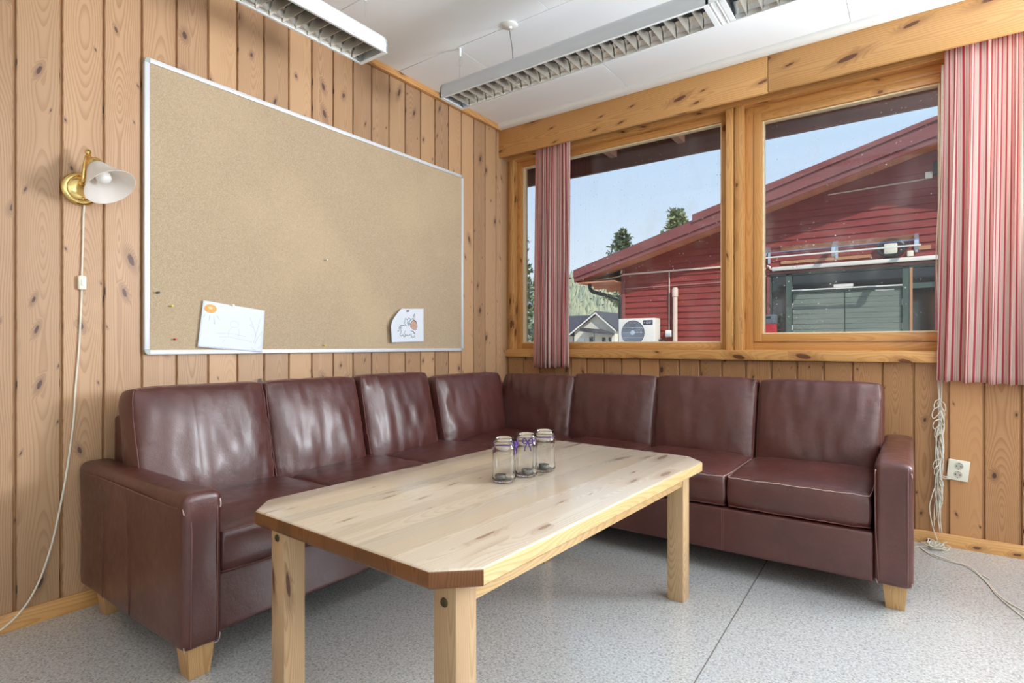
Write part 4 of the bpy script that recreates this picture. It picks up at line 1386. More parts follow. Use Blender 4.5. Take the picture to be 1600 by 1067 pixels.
# ------------------------------------------------------------------ ceiling luminaires
def luminaire(name, label, loc, rotz, L, mat, wires, cable, group):
    """local x runs along the fitting from its visible end; bottom at z = 0"""
    t = thing(name, label, 'ceiling light', loc, rotz, group)
    hwid = 0.094
    prof_out = [(-hwid, 0.0), (-hwid, 0.030), (-hwid + 0.004, 0.056), (-hwid + 0.016, 0.078), (-hwid + 0.036, 0.092), (-hwid + 0.060, 0.097), (hwid - 0.060, 0.097), (hwid - 0.036, 0.092), (hwid - 0.016, 0.078), (hwid - 0.004, 0.056), (hwid, 0.030), (hwid, 0.0)]
    prof_in = [(hwid - 0.004, 0.0), (hwid - 0.008, 0.05), (hwid - 0.03, 0.085), (-hwid + 0.03, 0.085), (-hwid + 0.008, 0.05), (-hwid + 0.004, 0.0)]
    b = MB().mat(mat)
    b.prism(prof_out + prof_in, 0, 0.0, L)
    for x0, x1 in ((0.0, 0.010), (L - 0.010, L)):
        b.prism(prof_out, 0, x0, x1)
    obj('housing', b, parent=t, world=False, angle=30)
    b = MB().mat(M['fix_white'])
    e = 0.012
    b.box((0.0, -hwid, -0.003), (L, -hwid + e, 0.002), bevel=0.001, seg=1)
    b.box((0.0, hwid - e, -0.003), (L, hwid, 0.002), bevel=0.001, seg=1)
    b.box((0.0, -hwid + e, -0.003), (0.022, hwid - e, 0.002), bevel=0.001, seg=1)
    b.box((L - 0.022, -hwid + e, -0.003), (L, hwid - e, 0.002), bevel=0.001, seg=1)
    obj('rim', b, parent=t, world=False)
    b = MB().mat(M['mirror'])
    for s in (-1, 1):
        pts = [(s * (hwid - e), 0.0), (s * (hwid - e - 0.004), 0.018), (s * (hwid - e - 0.016), 0.036), (s * (hwid - e - 0.040), 0.052)]
        for (ya, za), (yb2, zb2) in zip(pts[:-1], pts[1:]):
            vs = [b.bm.verts.new(p) for p in ((0.022, ya, za), (L - 0.022, ya, za), (L - 0.022, yb2, zb2), (0.022, yb2, zb2))]
            b.bm.faces.new(vs)
    vs = [b.bm.verts.new(p) for p in ((0.012, -0.07, 0.082), (L - 0.012, -0.07, 0.082), (L - 0.012, 0.07, 0.082), (0.012, 0.07, 0.082))]
    b.bm.faces.new(vs)
    obj('reflector', b, parent=t, world=False, angle=60)
    b = MB().mat(M['tube'])
    b.tube([(0.03, 0, 0.064), (L - 0.03, 0, 0.064)], 0.008, 12)
    obj('fluorescent_tube', b, parent=t, world=False)
    x = 0.022 + 0.045
    while x < L - 0.03:
        b = MB().mat(M['blade'])
        hb = hwid - e - 0.001
        # wedge section, narrower at the foot; its flanks follow the side reflectors
        for sgn in (-1,):
            lowv = [(x - 0.0008, -hb, 0.0), (x + 0.0008, -hb, 0.0), (x + 0.0008, hb, 0.0), (x - 0.0008, hb, 0.0)]
            topv = [(x - 0.0075, -hb + 0.034, 0.046), (x + 0.0075, -hb + 0.034, 0.046), (x + 0.0075, hb - 0.034, 0.046), (x - 0.0075, hb - 0.034, 0.046)]
            A = [b.bm.verts.new(p) for p in lowv]
            B = [b.bm.verts.new(p) for p in topv]
            b.bm.faces.new(list(reversed(A)))
            b.bm.faces.new(B)
            for i in range(4):
                j = (i + 1) % 4
                b.bm.faces.new((A[i], A[j], B[j], B[i]))
        obj('louvre_blade', b, parent=t, world=False, angle=20)
        x += 0.0605
    for wx in wires:
        b = MB().mat(M['wire'])
        b.tube([(wx, 0, 0.095), (wx, 0, ZC - loc[2] - 0.03)], 0.0010, 6)
        wo = obj('suspension_wire', b, parent=t, world=False)
        b = MB().mat(M['fix_white'])
        b.lathe([(0, ZC - loc[2] - 0.045), (0.006, ZC - loc[2] - 0.045), (0.0085, ZC - loc[2] - 0.035), (0.0085, ZC - loc[2] + 0.0005), (0, ZC - loc[2] + 0.0005)], 16, Matrix.Translation((wx, 0, 0)))
        obj('ceiling_hook', b, parent=wo, world=False)
        b = MB().mat(M['steel'])
        b.box((wx - 0.004, -0.006, 0.094), (wx + 0.004, 0.006, 0.122), bevel=0.002)
        obj('gripper', b, parent=wo, world=False)
    return t, loc
FZ = 2.378
l1, _ = luminaire('suspended_luminaire', 'long grey suspended louvre light running parallel to the windows', (0.433, -1.147, FZ), 0.0, 1.470, M['fix_grey'], [0.068, 1.40], None, 'suspended louvre lights')
luminaire('suspended_luminaire', 'second length of the grey louvre light, joined at the top picture edge', (1.945, -1.147, FZ), 0.0, 1.470, M['fix_grey'], [0.07, 1.40], None, 'suspended louvre lights')
luminaire('suspended_luminaire', 'white suspended louvre light beside the pinboard, parallel to the left wall', (0.472, -1.737, FZ), -PI / 2, 1.470, M['fix_white'], [0.055, 1.40], None, 'suspended louvre lights')
b = MB().mat(M['fix_white'])
b.box((1.900, -1.240, FZ - 0.001), (1.948, -1.054, FZ + 0.085), bevel=0.006)
for dx in (0.012, 0.036):
    b.box((1.900 + dx, -1.2395, FZ - 0.004), (1.903 + dx, -1.0545, FZ - 0.0005))
tag(origin(obj('joint_cover', b), (1.924, -1.147, FZ)), 'white joint cover between the two lengths of grey louvre light', 'joint cover')
# thin loop of slack wire on the first hook
b = MB().mat(M['wire'])
b.tube(smooth_path([(0.072 + 0.013 * math.sin(a), 0.006 * math.cos(a), ZC - FZ - 0.075 + 0.028 * math.cos(a)) for a in [i * 2 * PI / 10 for i in range(10)]], 4, closed=True), 0.0007, 5, closed=True)
obj('slack_wire', b, parent=l1, world=False)
rose = thing('ceiling_rose', 'round white ceiling rose with a grey cable above the louvre light', 'ceiling rose', (0.867, -1.172, ZC))
b = MB().mat(M['white_paint'])
b.lathe([(0, 0.0), (0.040, 0.0), (0.041, -0.006), (0.036, -0.010), (0.012, -0.013), (0.008, -0.020), (0.0, -0.021)], 32, Matrix.Translation((0.867, -1.172, ZC)))
obj('rose_cover', b, parent=rose)
b = MB().mat(plain('grey_cable', S(140, 140, 138), 0.5))
b.tube(smooth_path([(0.867, -1.172, ZC - 0.018), (0.868, -1.170, 2.62), (0.874, -1.162, 2.56), (0.872, -1.152, 2.51), (0.866, -1.147, FZ + 0.096)], 6), 0.0032, 8)
obj('cable', b, parent=rose)

# ------------------------------------------------------------------ outdoors: own eave
eave = bpy.data.objects.new('roof_eave', None)
COL.objects.link(eave)
eave.location = (2.5, 0.5, 2.5)
WM[eave.name] = Matrix.Translation(Vector(eave.location))
struct(eave, 'dark brown roof eave outside the window tops', 'eave')
b = MB().mat(M['brown_eave'])
b.box((-2.0, 0.2, 2.66), (9.0, 0.86, 2.69), grain=0)
obj('eave_soffit', b, parent=eave)
b = MB().mat(M['brown_eave'])
b.box((-2.0, 0.80, 2.487), (9.0, 0.83, 2.76), grain=0)
obj('eave_fascia', b, parent=eave)
for i in range(-3, 13):
    b = MB().mat(M['raft'])
    x = 0.52 + 0.575 * i
    b.box((x - 0.028, 0.205, 2.585), (x + 0.028, 0.80, 2.66), grain=1)
    obj('rafter_end', b, parent=eave)
b = MB().mat(M['brown_eave'])
b.box((-1.0, 0.21, -0.3), (-0.1, 0.25, 2.7))
b.box((4.95, 0.21, -0.3), (7.0, 0.25, 2.7))
b.box((-0.1, 0.21, -0.3), (4.95, 0.25, 0.9))
struct(obj('wall_outside', b), 'dark outer cladding of this building', 'wall')
# flat roof over the room keeps the sun out
b = MB().mat(M['brown_eave'])
b.box((-1.0, -8.0, 2.80), (9.0, 0.95, 2.95))
struct(obj('roof', b), 'roof of this building above the ceiling', 'roof')

# ------------------------------------------------------------------ outdoors: red neighbour building
GZ = -0.25
FY = 8.46
red = thing('red_timber_building', 'red timber building with a gabled end across the yard', 'building', (0.5, FY, GZ))
XL, XR, XP = -2.90, 8.5, 2.86
def under(x):     # height of the soffit line on the facade
    xm = x if x <= XP else 2 * XP - x
    return 2.476 + (xm + 3.882) * 0.2737 + 0.035
DX0, DX1, DZ = 0.235, 2.905, 2.44
b = MB().mat(M['red_siding'])
z = GZ
hgt = 0.132
def siding(x0, x1, z0, z1):
    if x1 - x0 < 0.01: return
    y0, y1 = FY - 0.004, FY - 0.022
    vs = [(x0, y1, z0), (x1, y1, z0), (x1, y0, z1), (x0, y0, z1)]
    lo = [(x0, FY, z0), (x1, FY, z0)]
    V = [b.bm.verts.new(p) for p in vs]
    Lw = [b.bm.verts.new(p) for p in lo]
    b.bm.faces.new(V)
    b.bm.faces.new((Lw[0], Lw[1], V[1], V[0]))
while z < under(XP):
    z1 = z + hgt
    zm = z + hgt
    # left end follows wall edge or roof line
    xl = XL
    if under(xl) < zm:
        xl = -3.882 + (zm + 0.02 - 2.476) / 0.2737
    xr = min(XR, 2 * XP - xl) if xl > XL else XR
    if xl < xr:
        if z < DZ:
            siding(xl, DX0, z, z1)
            siding(DX1 + 0.14, xr, z, z1)
        else:
            siding(xl, xr, z, z1)
    z = z1
# closed body behind the boards
poly = [(XL, GZ), (DX0, GZ), (DX0, DZ), (DX1 + 0.14, DZ), (DX1 + 0.14, GZ), (XR, GZ), (XR, under(XR)), (XP, under(XP)), (XL, under(XL))]
b.prism(poly, 1, FY, FY + 0.05)
b.box((XL, FY + 0.05, GZ), (XL + 0.05, FY + 9, under(XL)))
b.box((XR - 0.05, FY + 0.05, GZ), (XR, FY + 9, under(XR)))
obj('siding_wall', b, parent=red, angle=10)
b = MB().mat(M['red_board'])
b.box((XL - 0.02, FY - 0.045, GZ), (XL + 0.07, FY, under(XL)), bevel=0.004)
obj('corner_board', b, parent=red)
BY = 7.9
def bl(x): return 2.476 + (x + 3.882) * 0.2737
def tl(x): return 2.745 + (x + 3.882) * 0.2905
XR2 = 2 * XP + 3.882
for nm2, y0, y1, zl0, zl1 in (('bargeboard', BY, BY + 0.03, lambda x: bl(x) + 0.10, tl), ('bargeboard', BY + 0.03, BY + 0.055, bl, lambda x: bl(x) + 0.14)):
    for s in (0, 1):
        b = MB().mat(M['red_board'])
        pts = [(-3.882, zl0(-3.882)), (XP, zl0(XP)), (XP, zl1(XP)), (-3.882, zl1(-3.882))]
        if s: pts = [(2 * XP - x, z) for x, z in pts]
        b.prism(pts, 1, y0, y1)
        obj(nm2, b, parent=red)
for s in (0, 1):
    b = MB().mat(M['red_board'])
    pts = [(-1.108, tl(-1.108) - 0.04), (XP, tl(XP) - 0.04), (XP, tl(XP) + 0.03), (2.7, tl(2.7) + 0.035), (-1.108, tl(-1.108) + 0.115)]
    if s: pts = [(2 * XP - x, z) for x, z in pts]
    b.prism(pts, 1, BY - 0.03, BY + 0.03)
    obj('verge_cap', b, parent=red)
for s in (0, 1):
    b = MB().mat(M['soffit'])
    pts = [(-3.85, bl(-3.85) + 0.03), (XP, bl(XP) + 0.03), (XP, bl(XP) + 0.05), (-3.85, bl(-3.85) + 0.05)]
    if s: pts = [(2 * XP - x, z) for x, z in pts]
    b.prism(pts, 1, BY + 0.05, FY + 0.02)
    obj('soffit', b, parent=red)
    b = MB().mat(M['roof_tile'])
    pts = [(-3.9, tl(-3.9) - 0.02), (XP, tl(XP) - 0.02), (XP, tl(XP) + 0.02), (-3.9, tl(-3.9) + 0.02)]
    if s: pts = [(2 * XP - x, z) for x, z in pts]
    b.prism(pts, 1, BY + 0.03, FY + 9)
    obj('roof_slope', b, parent=red)
b = MB().mat(M['soffit'])
b.box((-3.80, BY + 0.055, 2.44), (XL, FY + 9, 2.465))
obj('eave_soffit', b, parent=red)
b = MB().mat(M['red_board'])
b.box((-3.87, BY + 0.055, 2.48), (-3.84, FY + 9, 2.72))
obj('eave_fascia', b, parent=red)
for i in range(3):
    b = MB().mat(M['soffit'])
    b.box((-3.75, FY + 0.2 + i * 0.7, 2.36), (XL, FY + 0.25 + i * 0.7, 2.44))
    obj('rafter_end', b, parent=red)
b = MB().mat(M['pipe_green'])
b.tube(smooth_path([(-3.60, FY - 0.28, 2.46), (-3.60, FY - 0.28, 2.36), (-3.55, FY - 0.25, 2.27), (-3.42, FY - 0.2, 2.22), (-3.10, FY - 0.1, 2.12), (-2.98, FY - 0.03, 2.06), (-2.95, FY - 0.03, 1.96), (-2.95, FY - 0.03, GZ)], 5), 0.045, 12)
obj('downpipe', b, parent=red)
# cables on the facade
b = MB().mat(M['ext_cream'])
b.box((-2.87, FY - 0.05, 2.615), (0.12, FY - 0.02, 2.650))
b.tube(smooth_path([(-2.87, FY - 0.035, 2.63), (-2.95, FY - 0.06, 2.60), (-3.05, FY - 0.1, 2.575), (-3.6, FY - 0.1, 2.53)], 4), 0.014, 6)
b.tube(smooth_path([(-2.92, FY - 0.05, 2.66), (-2.90, FY - 0.05, 2.74)], 2), 0.02, 6)
obj('cable_trunking', b, parent=red)
b = MB().mat(plain('grey_red_cable', S(168, 124, 120), 0.6))
b.tube([(-2.84, FY - 0.03, 2.305), (0.1, FY - 0.03, 2.315)], 0.010, 6)
obj('facade_cable', b, parent=red)
b = MB().mat(M['ext_cream'])
b.tube([(-1.785, FY - 0.035, 2.62), (-1.785, FY - 0.035, 1.345)], 0.013, 6)
obj('facade_cable', b, parent=red)
b = MB().mat(M['ext_cream'])
b.tube([(1.26, FY - 0.03, 3.82), (2.71, FY - 0.03, 3.86)], 0.012, 6)
obj('facade_cable', b, parent=red)
# entrance: frame, doors, glazing
b = MB().mat(M['green_frame'])
y0, y1 = FY - 0.02, FY + 0.10
for x0, x1 in ((0.235, 0.27), (0.54, 0.64), (2.40, 2.50), (2.86, 2.905)):
    b.box((x0, y0, GZ), (x1, y1, DZ), grain=2)
b.box((DX0, y0, 2.365), (DX1, y1, DZ))
b.box((2.50, y0 + 0.002, 2.00), (2.88, y1, 2.09))
b.box((0.64, y0 + 0.004, 2.02), (2.40, y1, 2.06))
b.box((0.27, FY + 0.075, GZ), (2.88, FY + 0.095, 2.36))  # added dark backing board, keeps the gap between the door leaves dark
ent = obj('entrance_frame', b, parent=red)
b = MB().mat(M['raw_wood'])
b.box((2.505, y0 - 0.01, GZ), (2.545, y0 + 0.06, 2.36))
obj('wooden_strip', b, parent=ent)
b = MB().mat(M['red_board'])
b.box((2.855, y0 - 0.02, GZ), (2.93, y0 + 0.02, 2.42))
b.box((0.20, y0 - 0.02, GZ), (0.25, y0 + 0.02, 2.36))
obj('red_trim_board', b, parent=ent)
for x0, x1 in ((0.65, 1.513), (1.527, 2.39)):
    b = MB().mat(M['green_door'])
    zz = GZ + 0.02
    while zz < 2.01:
        b.box((x0, FY + 0.01, zz), (x1, FY + 0.06, min(zz + 0.094, 2.015)), bevel=0.004, seg=1)
        zz += 0.0965
    d = obj('entrance_door', b, parent=red)
    b = MB().mat(M['ext_white'])
    hx = x0 - 0.012 if x0 < 1 else x1 + 0.002
    for hz in (0.55, 1.30, 1.72):
        b.box((hx, FY - 0.005, hz), (hx + 0.014, FY + 0.02, hz + 0.10))
    obj('hinge', b, parent=d)
b = MB().mat(M['ext_white'])
b.box((0.64, FY - 0.035, 2.055), (2.40, FY - 0.015, 2.078))
obj('drip_rail', b, parent=ent)
for x0, x1, z0, z1 in ((0.27, 0.54, GZ, 2.365), (0.64, 2.40, 2.06, 2.365), (2.50, 2.86, 2.09, 2.365), (2.50, 2.86, GZ, 2.0)):
    b = MB().mat(M['dark_glass'])
    b.box((x0, FY + 0.05, z0), (x1, FY + 0.06, z1))
    obj('entrance_glazing', b, parent=red)
b = MB().mat(M['ext_white'])
b.box((1.35, FY - 0.03, 2.085), (1.66, FY - 0.01, 2.14))
b.box((2.0, FY + 0.004, 1.985), (2.28, FY + 0.0095, 2.01))
obj('door_closer', b, parent=red)
b = MB().mat(M['ext_white'])
b.box((0.30, FY - 0.10, 2.465), (2.93, FY - 0.02, 2.535), bevel=0.006)
b.tube(smooth_path([(0.30, FY - 0.06, 2.50), (0.27, FY - 0.06, 2.51), (0.25, FY - 0.06, 2.555), (0.21, FY - 0.06, 2.575)], 4), 0.016, 8)
obj('awning_box', b, parent=red)
b = MB().mat(M['brown_eave'])
b.box((0.22, FY - 0.05, 2.40), (2.92, FY - 0.02, 2.44))
obj('lintel_strip', b, parent=red)
b = MB().mat(M['ext_grey'])
xx = 2.935
pts = [(xx + i * 0.025, FY - 0.02 - (0.02 if i % 4 < 2 else 0.0)) for i in range(12)]
b.prism(pts + [(xx + 0.275, FY), (xx, FY)], 2, GZ, 2.45)
obj('ribbed_sheet', b, parent=red, angle=20)

# door canopy above the entrance
can = thing('door_canopy', 'clear curved door canopy with silver brackets on the red building', 'canopy', (1.4, FY, 2.65))
def arc(t): return (FY - 0.03 - 0.55 * math.sin(t * PI / 2), 2.93 - 0.27 * (1 - math.cos(t * PI / 2)))
for x in (0.24, 1.40, 2.60):
    b = MB().mat(M['ext_grey'])
    pts = [arc(i / 10) for i in range(11)]
    outer = pts + [(min(p[0] + 0.06, FY - 0.0235), p[1] - 0.07) for p in reversed(pts)]
    b.prism(outer, 0, x - 0.03, x + 0.03)
    b.prism([(FY - 0.03, 2.93), (FY - 0.05, 2.93), (FY - 0.05, 2.62), (FY - 0.03, 2.62)], 0, x - 0.02, x + 0.02)
    obj('bracket', b, parent=can)
b = MB().mat(M['clear'])
b.grid(lambda u, t: (0.22 + 2.42 * u, arc(t)[0], arc(t)[1] + 0.004), 2, 12)
obj('clear_sheet', b, parent=can, angle=180)
b = MB().mat(M['ext_white'])
ya, za = arc(1.0)
b.box((0.20, ya - 0.02, za - 0.012), (2.66, ya + 0.01, za + 0.012))
obj('front_rail', b, parent=can)
b = MB().mat(M['raw_wood'])
b.box((0.45, FY - 0.038, 2.83), (2.62, FY - 0.0235, 2.93), grain=0)
b.box((0.45, FY - 0.038, 2.59), (1.95, FY - 0.0235, 2.645), grain=0)
b.box((2.575, FY - 0.038, 2.655), (2.80, FY - 0.0235, 2.725), grain=0)
obj('batten', b, parent=can)

ring = thing('outdoor_lamp', 'square cream outdoor lamp with a black ring behind it, under the door canopy', 'lamp', (2.235, FY - 0.02, 2.70))
b = MB().mat(M['black'])
rr = random.Random(4)
b.tube([(2.235 + 0.185 * math.cos(a * PI / 18), FY - 0.078, 2.722 + 0.140 * math.sin(a * PI / 18)) for a in range(36)], [0.030 + 0.004 * rr.random() for _ in range(36)], 8, closed=True)
obj('black_ring', b, parent=ring)
b = MB().mat(M['cream_plastic'])
b.box((2.13, FY - 0.12, 2.615), (2.33, FY - 0.041, 2.80), bevel=0.02)
b.box((2.18, FY - 0.05, 2.66), (2.28, FY - 0.0235, 2.75))
obj('lamp_housing', b, parent=ring)
jb = MB().mat(M['cream_plastic'])
jb.box((2.468, FY - 0.06, 2.555), (2.560, FY - 0.0235, 2.65), bevel=0.008)
tag(origin(obj('junction_box', jb), (2.514, FY - 0.0235, 2.6)), 'small cream junction box right of the black lamp ring', 'junction box')
jb = MB().mat(M['cream_plastic'])
jb.box((2.72, FY - 0.07, 3.86), (2.82, FY - 0.0235, 3.97), bevel=0.008)
tag(origin(obj('junction_box', jb), (2.77, FY - 0.02, 3.9)), 'cream junction box high under the gable at the curtain edge', 'junction box')
sp = MB().mat(M['black'])
sp.box((2.83, FY - 0.12, 3.90), (2.98, FY - 0.0235, 4.12), bevel=0.01)
tag(origin(obj('floodlight', sp), (2.9, FY - 0.02, 4.0)), 'dark floodlight high under the red gable, beside a cream box', 'floodlight')

# red bin by the entrance
rb = thing('ash_bin', 'red bin with a grey top left of the green doors', 'bin', (0.28, FY - 0.20, GZ))
b = MB().mat(M['red_bin'])
b.box((0.16, FY - 0.30, GZ + 0.0), (0.40, FY - 0.10, 1.42), bevel=0.01)
obj('bin_body', b, parent=rb)
b = MB().mat(M['fan_grey'])
b.box((0.155, FY - 0.305, 1.42), (0.405, FY - 0.095, 1.60), bevel=0.015)
tp = obj('bin_top', b, parent=rb)
b = MB().mat(M['black'])
b.box((0.235, FY - 0.309, 1.52), (0.325, FY - 0.300, 1.565), bevel=0.003)
obj('bin_slot', b, parent=tp)

# heat pump
ac = thing('heat_pump_unit', 'white outdoor heat pump unit on the red wall', 'heat pump', (-2.40, FY - 0.25, 0.95))
AX0, AX1, AZ0, AZ1 = -2.82, -1.98, 0.98, 1.60
AYF, AYB = FY - 0.40, FY - 0.06
b = MB().mat(M['ext_white'])
b.box((AX0, AYF, AZ0), (AX1, AYB, AZ1), bevel=0.012, seg=3)
case = obj('casing', b, parent=ac)
fcx, fcz, fr_ = -2.475, 1.285, 0.255
mt = Matrix.Translation((fcx, AYF, fcz)) @ Matrix.Rotation(PI / 2, 4, 'X')
b = MB().mat(M['fan_grey'])
b.lathe([(0.0, 0.003), (fr_, 0.003), (fr_ + 0.012, 0.008), (fr_ + 0.018, 0.0)], 40, mt)
fanb = obj('fan_opening', b, parent=ac)
b = MB().mat(M['ext_grey'])
for i in range(1, 9):
    rr_ = fr_ * i / 8.5
    b.tube([(fcx + rr_ * math.cos(a * PI / 16), AYF - 0.012, fcz + rr_ * math.sin(a * PI / 16)) for a in range(32)], 0.0032, 5, closed=True)
for zz in (-0.11, 0.0, 0.11):
    hwx = math.sqrt(fr_ ** 2 - zz ** 2)
    b.tube([(fcx - hwx, AYF - 0.014, fcz + zz), (fcx + hwx, AYF - 0.014, fcz + zz)], 0.005, 5)
b.lathe([(0, 0.018), (0.045, 0.018), (0.05, 0.010)], 20, mt)
obj('fan_grille', b, parent=ac)
b = MB().mat(M['fan_grey'])
for k in range(3):
    a0 = k * 2 * PI / 3
    vs = []
    for rr_, da, dy in ((0.05, -0.25, 0.004), (0.22, -0.45, 0.005), (0.23, 0.3, 0.009), (0.05, 0.25, 0.008)):
        vs.append(b.bm.verts.new(mt @ Vector((rr_ * math.cos(a0 + da), rr_ * math.sin(a0 + da), dy))))
    b.bm.faces.new(vs)
obj('fan_blades', b, parent=ac)
b = MB().mat(M['badge_blue'])
bx0, bx1, bz0, bz1 = -2.28, -2.06, 1.475, 1.555
bx0, bx1 = -2.235, -2.02
b.box((bx0, AYF - 0.004, bz0 - 0.02), (bx1, AYF + 0.002, bz1), bevel=0.002)
badge = obj('badge', b, parent=ac)
def text_mesh(txt, size, name, mat, parent, loc):
    cu = bpy.data.curves.new(name, 'FONT')
    cu.body = txt
    cu.size = size
    cu.extrude = 0.0006
    cu.align_x = 'LEFT'
    tmp = bpy.data.objects.new(name + '_tmp', cu)
    COL.objects.link(tmp)
    bpy.context.view_layer.update()
    me = bpy.data.meshes.new_from_object(tmp.evaluated_get(bpy.context.evaluated_depsgraph_get()))
    bpy.data.objects.remove(tmp)
    me.transform(Matrix.Translation(Vector(loc)) @ Matrix.Rotation(PI / 2, 4, 'X'))
    me.transform(WM[parent.name].inverted())
    me.materials.clear()
    me.materials.append(mat)
    o = bpy.data.objects.new(name, me)
    COL.objects.link(o)
    o.parent = parent
    WM[o.name] = WM[parent.name].copy()
    return o
text_mesh('MITSUBISHI', 0.026, 'badge_lettering', M['ext_white'], badge, (bx0 + 0.062, AYF - 0.005, bz0 + 0.028))
text_mesh('ELECTRIC', 0.026, 'badge_lettering', M['ext_white'], badge, (bx0 + 0.062, AYF - 0.005, bz0 + 0.002))
b = MB().mat(M['ext_white'])
def rh(cx, cz, a):
    # slim rhombus pointing along angle a from (cx,cz)
    d = Vector((math.cos(a), 0, math.sin(a)))
    n = Vector((-math.sin(a), 0, math.cos(a)))
    c0 = Vector((cx, AYF - 0.0055, cz))
    b.bm.faces.new([b.bm.verts.new(p) for p in (c0, c0 + d * 0.012 + n * 0.007, c0 + d * 0.024, c0 + d * 0.012 - n * 0.007)])
for a in (PI / 2, PI / 2 + 2 * PI / 3, PI / 2 - 2 * PI / 3):
    rh(bx0 + 0.032, bz0 + 0.026, a)
obj('badge_emblem', b, parent=badge)
b = MB().mat(M['ext_grey'])
for x in (AX0 + 0.12, AX1 - 0.12):
    b.box((x - 0.02, AYF + 0.01, 0.94), (x + 0.02, FY - 0.0235, 0.98))
    b.box((x - 0.02, FY - 0.05, 0.75), (x + 0.02, FY - 0.0235, 0.98))
obj('wall_bracket', b, parent=ac)
b = MB().mat(M['black'])
b.tube(smooth_path([(AX1, AYB - 0.1, 1.12), (AX1 + 0.04, AYB - 0.06, 1.13), (AX1 + 0.10, AYB, 1.10), (AX1 + 0.12, AYB + 0.008, 0.95)], 5), 0.016, 8)
obj('refrigerant_pipe', b, parent=ac)
# service pipe and switch on the wall
vp = thing('vent_pipe', 'cream vertical pipe on the red wall right of the heat pump', 'pipe', (-1.637, FY - 0.07, 0.6))
b = MB().mat(M['ext_cream'])
b.tube([(-1.637, FY - 0.088, 0.6), (-1.637, FY - 0.088, 2.20)], 0.050, 16)
obj('pipe_body', b, parent=vp)
b = MB().mat(M['ext_cream'])
b.lathe([(0.052, 2.06), (0.062, 2.06), (0.062, 2.22), (0.05, 2.25), (0.0, 2.258)], 20, Matrix.Translation((-1.637, FY - 0.088, 0)))
obj('pipe_cap', b, parent=vp)
sk2 = thing('outdoor_socket', 'small white outdoor socket on the red wall below a cable', 'socket', (-1.785, FY - 0.03, 1.25))
b = MB().mat(M['ext_white'])
b.box((-1.86, FY - 0.09, 1.19), (-1.71, FY - 0.0235, 1.34), bevel=0.02)
obj('socket_body', b, parent=sk2)
b = MB().mat(M['ext_grey'])
b.box((-1.83, FY - 0.10, 1.21), (-1.74, FY - 0.085, 1.27), bevel=0.006)
obj('socket_lid', b, parent=sk2)

# ------------------------------------------------------------------ ground, pale house, trees, hill
b = MB().mat(M['ground'])
b.grid(lambda u, v: (-140 + 200 * u, 0.26 + 110 * v, GZ + (0 if v < 0.2 else -0.5 * (v - 0.2))), 20, 20)
struct(obj('ground', b), 'gravel ground of the yard outside', 'ground')

HY = 75.0
house = thing('pale_house', 'pale boarded house with a dark gable roof in the distance', 'house', (-38.0, HY, -1.0))
hx0, hx1, hp, hz, ha = -41.6, -34.6, -37.55, 3.3, 6.15
b = MB().mat(M['house_wall'])
b.prism([(hx0, -1.0), (hx1, -1.0), (hx1, hz), (hp, ha - 0.25), (hx0, hz)], 1, HY, HY + 10)
b.box((-52.0, HY + 3.0, -1.0), (hx0, HY + 10, 3.2))
obj('house_wall', b, parent=house)
b = MB().mat(M['roof_tile'])
b.prism([(hx0 - 0.9, hz - 0.75), (hp, ha), (hp, ha + 0.22), (hx0 - 0.9, hz - 0.5)], 1, HY - 0.7, HY + 11)
b.prism([(hx1 + 0.5, hz + 0.05), (hp, ha), (hp, ha + 0.22), (hx1 + 0.5, hz + 0.3)], 1, HY - 0.7, HY + 11)
b.prism([(HY + 2.0, 3.0), (HY + 7.0, 6.2), (HY + 12.0, 3.0)], 0, -53.0, hp)
obj('house_roof', b, parent=house)
b = MB().mat(M['ext_white'])
b.prism([(hx0 - 0.9, hz - 0.95), (hp, ha - 0.25), (hp, ha + 0.02), (hx0 - 0.9, hz - 0.68)], 1, HY - 0.75, HY - 0.68)
b.prism([(hx1 + 0.5, hz - 0.22), (hp, ha - 0.25), (hp, ha + 0.02), (hx1 + 0.5, hz + 0.05)], 1, HY - 0.75, HY - 0.68)
obj('house_bargeboard', b, parent=house)
b = MB().mat(M['roof_tile'])
b.prism([(-39.4, 3.75), (-36.9, 3.55), (-34.7, 2.85), (-34.7, 2.65), (-39.6, 3.25)], 1, HY - 2.2, HY)
obj('porch_roof', b, parent=house)
for x0, x1, z0, z1 in ((-38.9, -38.2, 0.6, 2.4), (-36.7, -36.1, 0.0, 2.3), (-35.6, -35.1, 0.4, 2.3)):
    b = MB().mat(M['ext_white'])
    b.box((x0 - 0.12, HY - 0.08, z0 - 0.12), (x1 + 0.12, HY, z1 + 0.12))
    wf = obj('house_window', b, parent=house)
    b = MB().mat(M['dark_glass'])
    b.box((x0, HY - 0.1, z0), (x1, HY - 0.07, z1))
    obj('house_pane', b, parent=wf)
b = MB().mat(M['ext_white'])
b.box((-40.6, HY - 0.12, -1.0), (-39.8, HY, 2.2))
obj('house_door', b, parent=house)
b = MB().mat(M['pipe_green'])
b.tube([(-41.75, HY - 0.1, 3.0), (-41.75, HY - 0.1, -1.0)], 0.08, 8)
b.tube([(-37.0, HY - 2.3, 3.3), (-37.25, HY - 1.6, 2.6), (-37.25, HY - 1.6, -1.0)], 0.06, 8)
obj('house_downpipe', b, parent=house)

